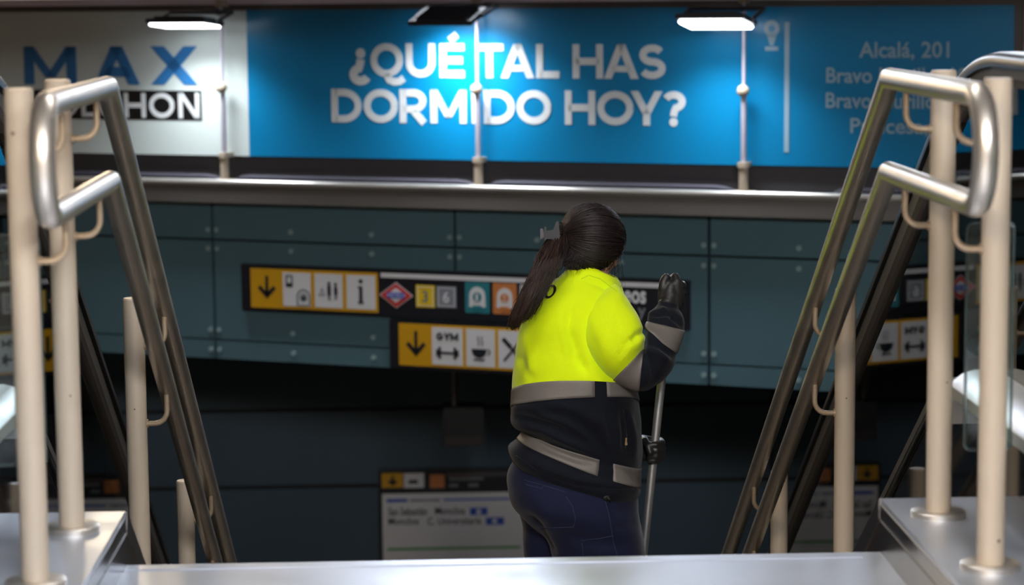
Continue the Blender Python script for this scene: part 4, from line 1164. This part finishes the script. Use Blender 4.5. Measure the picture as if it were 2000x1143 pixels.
# four fingers curling away and back round the handle
chain(g, [P(1323, 552, 6.43), P(1319, 541, 6.445), P(1310, 545, 6.478), P(1303, 552, 6.492)], [r(9.5), r(8.5), r(7), r(6)])
chain(g, [P(1330, 558, 6.432), P(1333, 557, 6.462), P(1321, 562, 6.497), P(1305, 566, 6.495)], [r(9.5), r(8.5), r(7.5), r(6.5)])
chain(g, [P(1331, 570, 6.435), P(1334, 574, 6.462), P(1322, 577, 6.497), P(1306, 580, 6.493)], [r(9), r(8), r(7), r(6.2)])
chain(g, [P(1329, 583, 6.43), P(1331, 589, 6.458), P(1321, 591, 6.488), P(1306, 592, 6.486)], [r(8), r(7.2), r(6.4), r(5.8)])
# thumb along the top of the handle, leaving the side of the palm
chain(g, [P(1295, 586, 6.425), P(1294, 566, 6.428), P(1296, 551, 6.432), P(1301, 542.5, 6.435)], [r(9), r(9.2), r(9), r(8.6)])
# glove wrinkles at the wrist
for vv in (590, 597, 604): chain(g, [P(1287, vv+1, 6.40), P(1306, vv+4, 6.381), P(1324, vv+3, 6.40)], [r(3), r(3.4), r(3)], 5)
glove(g, 'glove', 'black glove of the raised right hand')
g = MB()
chain(g, [P(1240, 878, 6.52), P(1256, 876, 6.507)], [r(18), r(18)])
chain(g, [P(1256, 862, 6.505), P(1271, 864, 6.502)], [r(13), r(12)]); chain(g, [P(1254, 888, 6.505), P(1268, 890, 6.502)], [r(14), r(12)])
chain(g, [P(1250, 874, 6.505), P(1270, 876, 6.505)], [r(15), r(13)])
for i, (v0, v1, ru) in enumerate(((862, 866, 8.2), (873, 877, 8.4), (884, 888, 8.0), (894, 897, 7.0))):
    e = (3, 4, 2, -3)[i]
    chain(g, [P(1272, v0, 6.505), P(1287+e, v0, 6.497), P(1289+e, v1, 6.468), P(1280+e*.5, v1+3, 6.446), P(1268, v1+4, 6.447)], [r(ru+.6), r(ru), r(ru), r(ru-.8), r(ru-1.6)])
chain(g, [P(1255, 858, 6.50), P(1260, 862, 6.47), P(1266, 872, 6.447), P(1270, 884, 6.440)], [r(8.5), r(8.4), r(8), r(7)])
glove(g, 'glove', 'black glove of the lower left hand')

# ---- hair
hcen = atY(1155, 469, 6.415); RX, RY, RZ = .0945, .098, .1015
cl = atY(1092, 462, 6.385)
def hp(d, k=1.0): return hcen+Vector((d.x*RX, d.y*RY, d.z*RZ))*k
cdv = Vector(((cl-hcen).x/RX, (cl-hcen).y/RY, (cl-hcen).z/RZ)).normalized()
fd = hf.normalized()
cap = MB(); R_ = []
e1 = cdv.orthogonal().normalized(); e2 = cdv.cross(e1)
def hairline(az):
    """reach of the hair from the clip until the face begins"""
    a = e1*math.cos(az)+e2*math.sin(az); th = .3
    while th < 2.7:
        d = cdv*math.cos(th)+a*math.sin(th)
        if d.dot(fd) > .50+.30*max(0, d.dot(hu)): break
        if d.z < -.93 or (d.z < -.50 and d.x > .26 and d.y < .4): break
        th += .03
    return th
NA = 72; NT = 26
for j in range(NT+1):
    row = []
    for i in range(NA):
        az = 2*PI*i/NA; th = hairline(az)*(j+.15)/(NT+.15)
        d = cdv*math.cos(th)+(e1*math.cos(az)+e2*math.sin(az))*math.sin(th)
        k = .955+.02*noise.noise(Vector((math.cos(az)*9, math.sin(az)*9, th*1.2)))
        row.append(hp(d, k))
    R_.append(row)
cap.loft(R_, cap=True)
lc = atY(1140, 500, 6.385)
cap.sphere(lc, 1, 14, sc=(.060, .055, .048))
hairo = fin(cap, 'hair', mat('hair_mass', srgb(20, 15, 15), .85, spec=.15), smooth='all'); lab(hairo, 'long dark brown hair swept back into a ponytail')
def ribbon(mb, pts, w0, w1, n=5):
    mb.tube(pts, [w0+(w1-w0)*(i/(len(pts)-1))**1.5 for i in range(len(pts))], n)
st = MB(); rng = random.Random(3)
for q in range(900):
    az = rng.uniform(0, 2*PI); th1 = hairline(az)*rng.uniform(.86, 1.04)
    kk = rng.uniform(.965, 1.02); az2 = az+rng.uniform(-.12, .12); pts = []
    ph = rng.uniform(0, 6)
    for j in range(9):
        t = j/8; th = th1*(1-t)+.10*t; a = az+(az2-az)*t+.015*math.sin(ph+5*t)
        d = cdv*math.cos(th)+(e1*math.cos(a)+e2*math.sin(a))*math.sin(th)
        bulge = kk*(1-.05*t**3)
        pts.append(hp(d, bulge))
    ribbon(st, pts, .0007, .0013, 4)
for q in range(360):
    th = rng.uniform(.35, 2.3); ph = rng.uniform(PI*.95, 2.0*PI)
    d0 = Vector((math.sin(th)*math.cos(ph), math.sin(th)*math.sin(ph), -math.cos(th))); kk = rng.uniform(.98, 1.07)
    a = lc+Vector((d0.x*.060, d0.y*.055, -abs(d0.z)*.050))*kk; b = cl+Vector((rng.uniform(-.006, .01), rng.uniform(-.02, .01), rng.uniform(-.02, .02)))
    pts = []
    for j in range(7):
        t = j/6; p_ = a.lerp(b, t); o_ = p_-lc; rr = math.sqrt((o_.x/.060)**2+(o_.y/.055)**2+(o_.z/.048)**2)
        if rr < 1: p_ = lc+o_*(kk/max(rr, .2))
        o_ = p_-hcen; rr = math.sqrt((o_.x/RX)**2+(o_.y/RY)**2+(o_.z/RZ)**2)
        if rr < .985: p_ = hcen+o_*(.985/max(rr, .2))
        pts.append(p_)
    ribbon(st, pts, .0006, .0012, 4)
o = fin(st, 'strands', M['hair'], hairo, smooth='all'); o['kind'] = 'stuff'
# loose flyaway strands round the face and crown
st = MB()
for q in range(70):
    if q < 34:
        u0 = rng.uniform(1185, 1216); v0 = rng.uniform(470, 520); pts = [atY(u0+rng.uniform(-2, 2)+x, v0+y, 6.40+rng.uniform(-.02, .02)) for x, y in ((0, 0), (rng.uniform(0, 4), 18), (rng.uniform(-2, 7), 36), (rng.uniform(-6, 9), rng.uniform(46, 60)))]
    else:
        a = rng.uniform(-.9, 2.2); c = (1152+66*math.cos(a), 470-72*math.sin(a)); L = rng.uniform(8, 20)
        pts = [atY(c[0]*1.0-3*math.cos(a), c[1]+3*math.sin(a), 6.41), atY(c[0]+2*math.cos(a)-L*.4*math.sin(a), c[1]-2*math.sin(a)-L*.4*math.cos(a), 6.41), atY(c[0]+3*math.cos(a)-L*math.sin(a), c[1]-1*math.sin(a)-L*math.cos(a)*.9, 6.41)]
    ribbon(st, pts, .0005, .0002, 3)
o = fin(st, 'loose_strands', M['hair'], hairo); o['kind'] = 'stuff'
# ponytail
pt = MB(); pb = MB()
def surf_y(u, v):
    d = raydir(u, v).normalized(); h = JB.ray_cast(CO, d)
    return h[0].y if h[0] is not None else 6.40
PLN = [(458, 1074, 1104), (480, 1062, 1108), (500, 1051, 1103), (520, 1042, 1094), (545, 1031, 1080), (570, 1019, 1066), (595, 1007, 1052), (615, 999, 1042), (632, 994, 1030), (650, 998, 1022)]
def pl_at(v):
    for (v0, a0, b0), (v1, a1, b1) in zip(PLN, PLN[1:]):
        if v0 <= v <= v1:
            t = (v-v0)/(v1-v0); return a0+(a1-a0)*t, b0+(b1-b0)*t
    return PLN[0][1:] if v < PLN[0][0] else PLN[-1][1:]
for q in range(1500):
    s0 = rng.random(); dz = rng.uniform(0, 1); vend = 648-rng.random()**1.6*95-abs(s0-.2)*30; v0 = rng.uniform(450, 470)
    pts = []; ph = rng.uniform(0, 6); s1 = min(1, max(0, s0+rng.uniform(-.12, .12)))
    for j in range(9):
        t = j/8; v = v0+(vend-v0)*t; a, b = pl_at(v); s = s0+(s1-s0)*t+.05*math.sin(ph+5*t)+.02*math.sin(3*ph+13*t)
        u = a+(b-a)*s
        base = 6.375 if t < .2 else None
        yy = 6.372-.03*math.sin(PI*s)-.03*dz+.0
        back = 6.335-.085*min(1, max(0, (t-.1)/.5))
        y = (6.365 if t < .08 else back)-.028*math.sin(PI*max(0, min(1, s)))*(.3+.7*dz)*min(1, .4+2*t)*(1.1-t*.5)
        y = min(y, surf_y(u, v)-.006-.012*dz)
        pts.append(atY(u, v, y))
    if q % 4 == 0:
        wv = rng.uniform(2, 9); pts = [p_+CR*(math.sin(ph+j*1.3)*wv/PXM*(j/8))+CU*(math.cos(ph*2+j)*2/PXM)-CF*.004*j/8 for j, p_ in enumerate(pts)]
    ribbon(pt if (rng.random() > .35+.4*(1-s0)) else pb, pts, .0010, .0003, 3)
o = fin(pt, 'ponytail', M['hair'], hairo, smooth='all'); o['kind'] = 'stuff'
o = fin(pb, 'ponytail_tips', M['hair_brown'], hairo, smooth='all'); o['kind'] = 'stuff'
# nape strands falling onto the collar
st = MB()
for q in range(150):
    u0 = rng.uniform(1092, 1150); v0 = rng.uniform(488, 508); u1 = u0-rng.uniform(8, 30)*(1.6-(u0-1092)/60); v1 = v0+rng.uniform(12, 40)*(1.25-(u0-1092)/80)
    pts = []
    for j in range(5):
        t = j/4; u = u0+(u1-u0)*t; v = v0+(v1-v0)*t
        y = min(6.345-.02*t, surf_y(u, v)-.004); pts.append(atY(u, v, y))
    ribbon(st, pts, .0012, .0005, 4)
o = fin(st, 'nape_strands', M['hair'], hairo, smooth='all'); o['kind'] = 'stuff'
# claw clip
clip = MB(); c0 = atY(1091, 462, 6.318)
def cp(u, v, y): return atY(u, v, y)
poly = [(1086, 433), (1091, 432), (1094, 462), (1091, 490), (1088, 489), (1083, 476), (1078, 467), (1058, 467), (1058, 452), (1080, 449), (1083, 442)]
f0 = [cp(u, v, 6.312) for u, v in poly]; f1 = [cp(u, v, 6.330) for u, v in poly]; n = len(poly)
clip.add(f0+f1, [tuple(range(n)), tuple(n+i for i in reversed(range(n)))]+[(i, n+i, n+(i+1) % n, (i+1) % n) for i in range(n)])
for i in range(11):
    v = 435+i*5; clip.tube([cp(1091, v, 6.316), cp(1096, v+1, 6.318), cp(1098, v+1.5, 6.332)], .0018, 5)
co = fin(clip, 'hair_clip', M['clip'], hairo, bevel=.0012); lab(co, 'dark claw hair clip')
cb = MB(); poly = [(1055, 447), (1061, 447), (1062, 455), (1063, 463), (1055, 469)]
f0 = [cp(u, v, 6.305) for u, v in poly]; f1 = [cp(u, v, 6.345) for u, v in poly]; n = len(poly)
cb.add(f0+f1, [tuple(range(n)), tuple(n+i for i in reversed(range(n)))]+[(i, n+i, n+(i+1) % n, (i+1) % n) for i in range(n)])
fin(cb, 'clip_tab', M['clip_light'], hairo, bevel=.001)
cb = MB(); f = [cp(u, v, y) for y in (6.306, 6.34) for u, v in ((1063, 443), (1067, 443), (1067, 470), (1063, 470))]
cb.add(f, [(0, 1, 2, 3), (7, 6, 5, 4), (0, 4, 5, 1), (1, 5, 6, 2), (2, 6, 7, 3), (3, 7, 4, 0)]); fin(cb, 'clip_tab', M['clip'], hairo, bevel=.001)
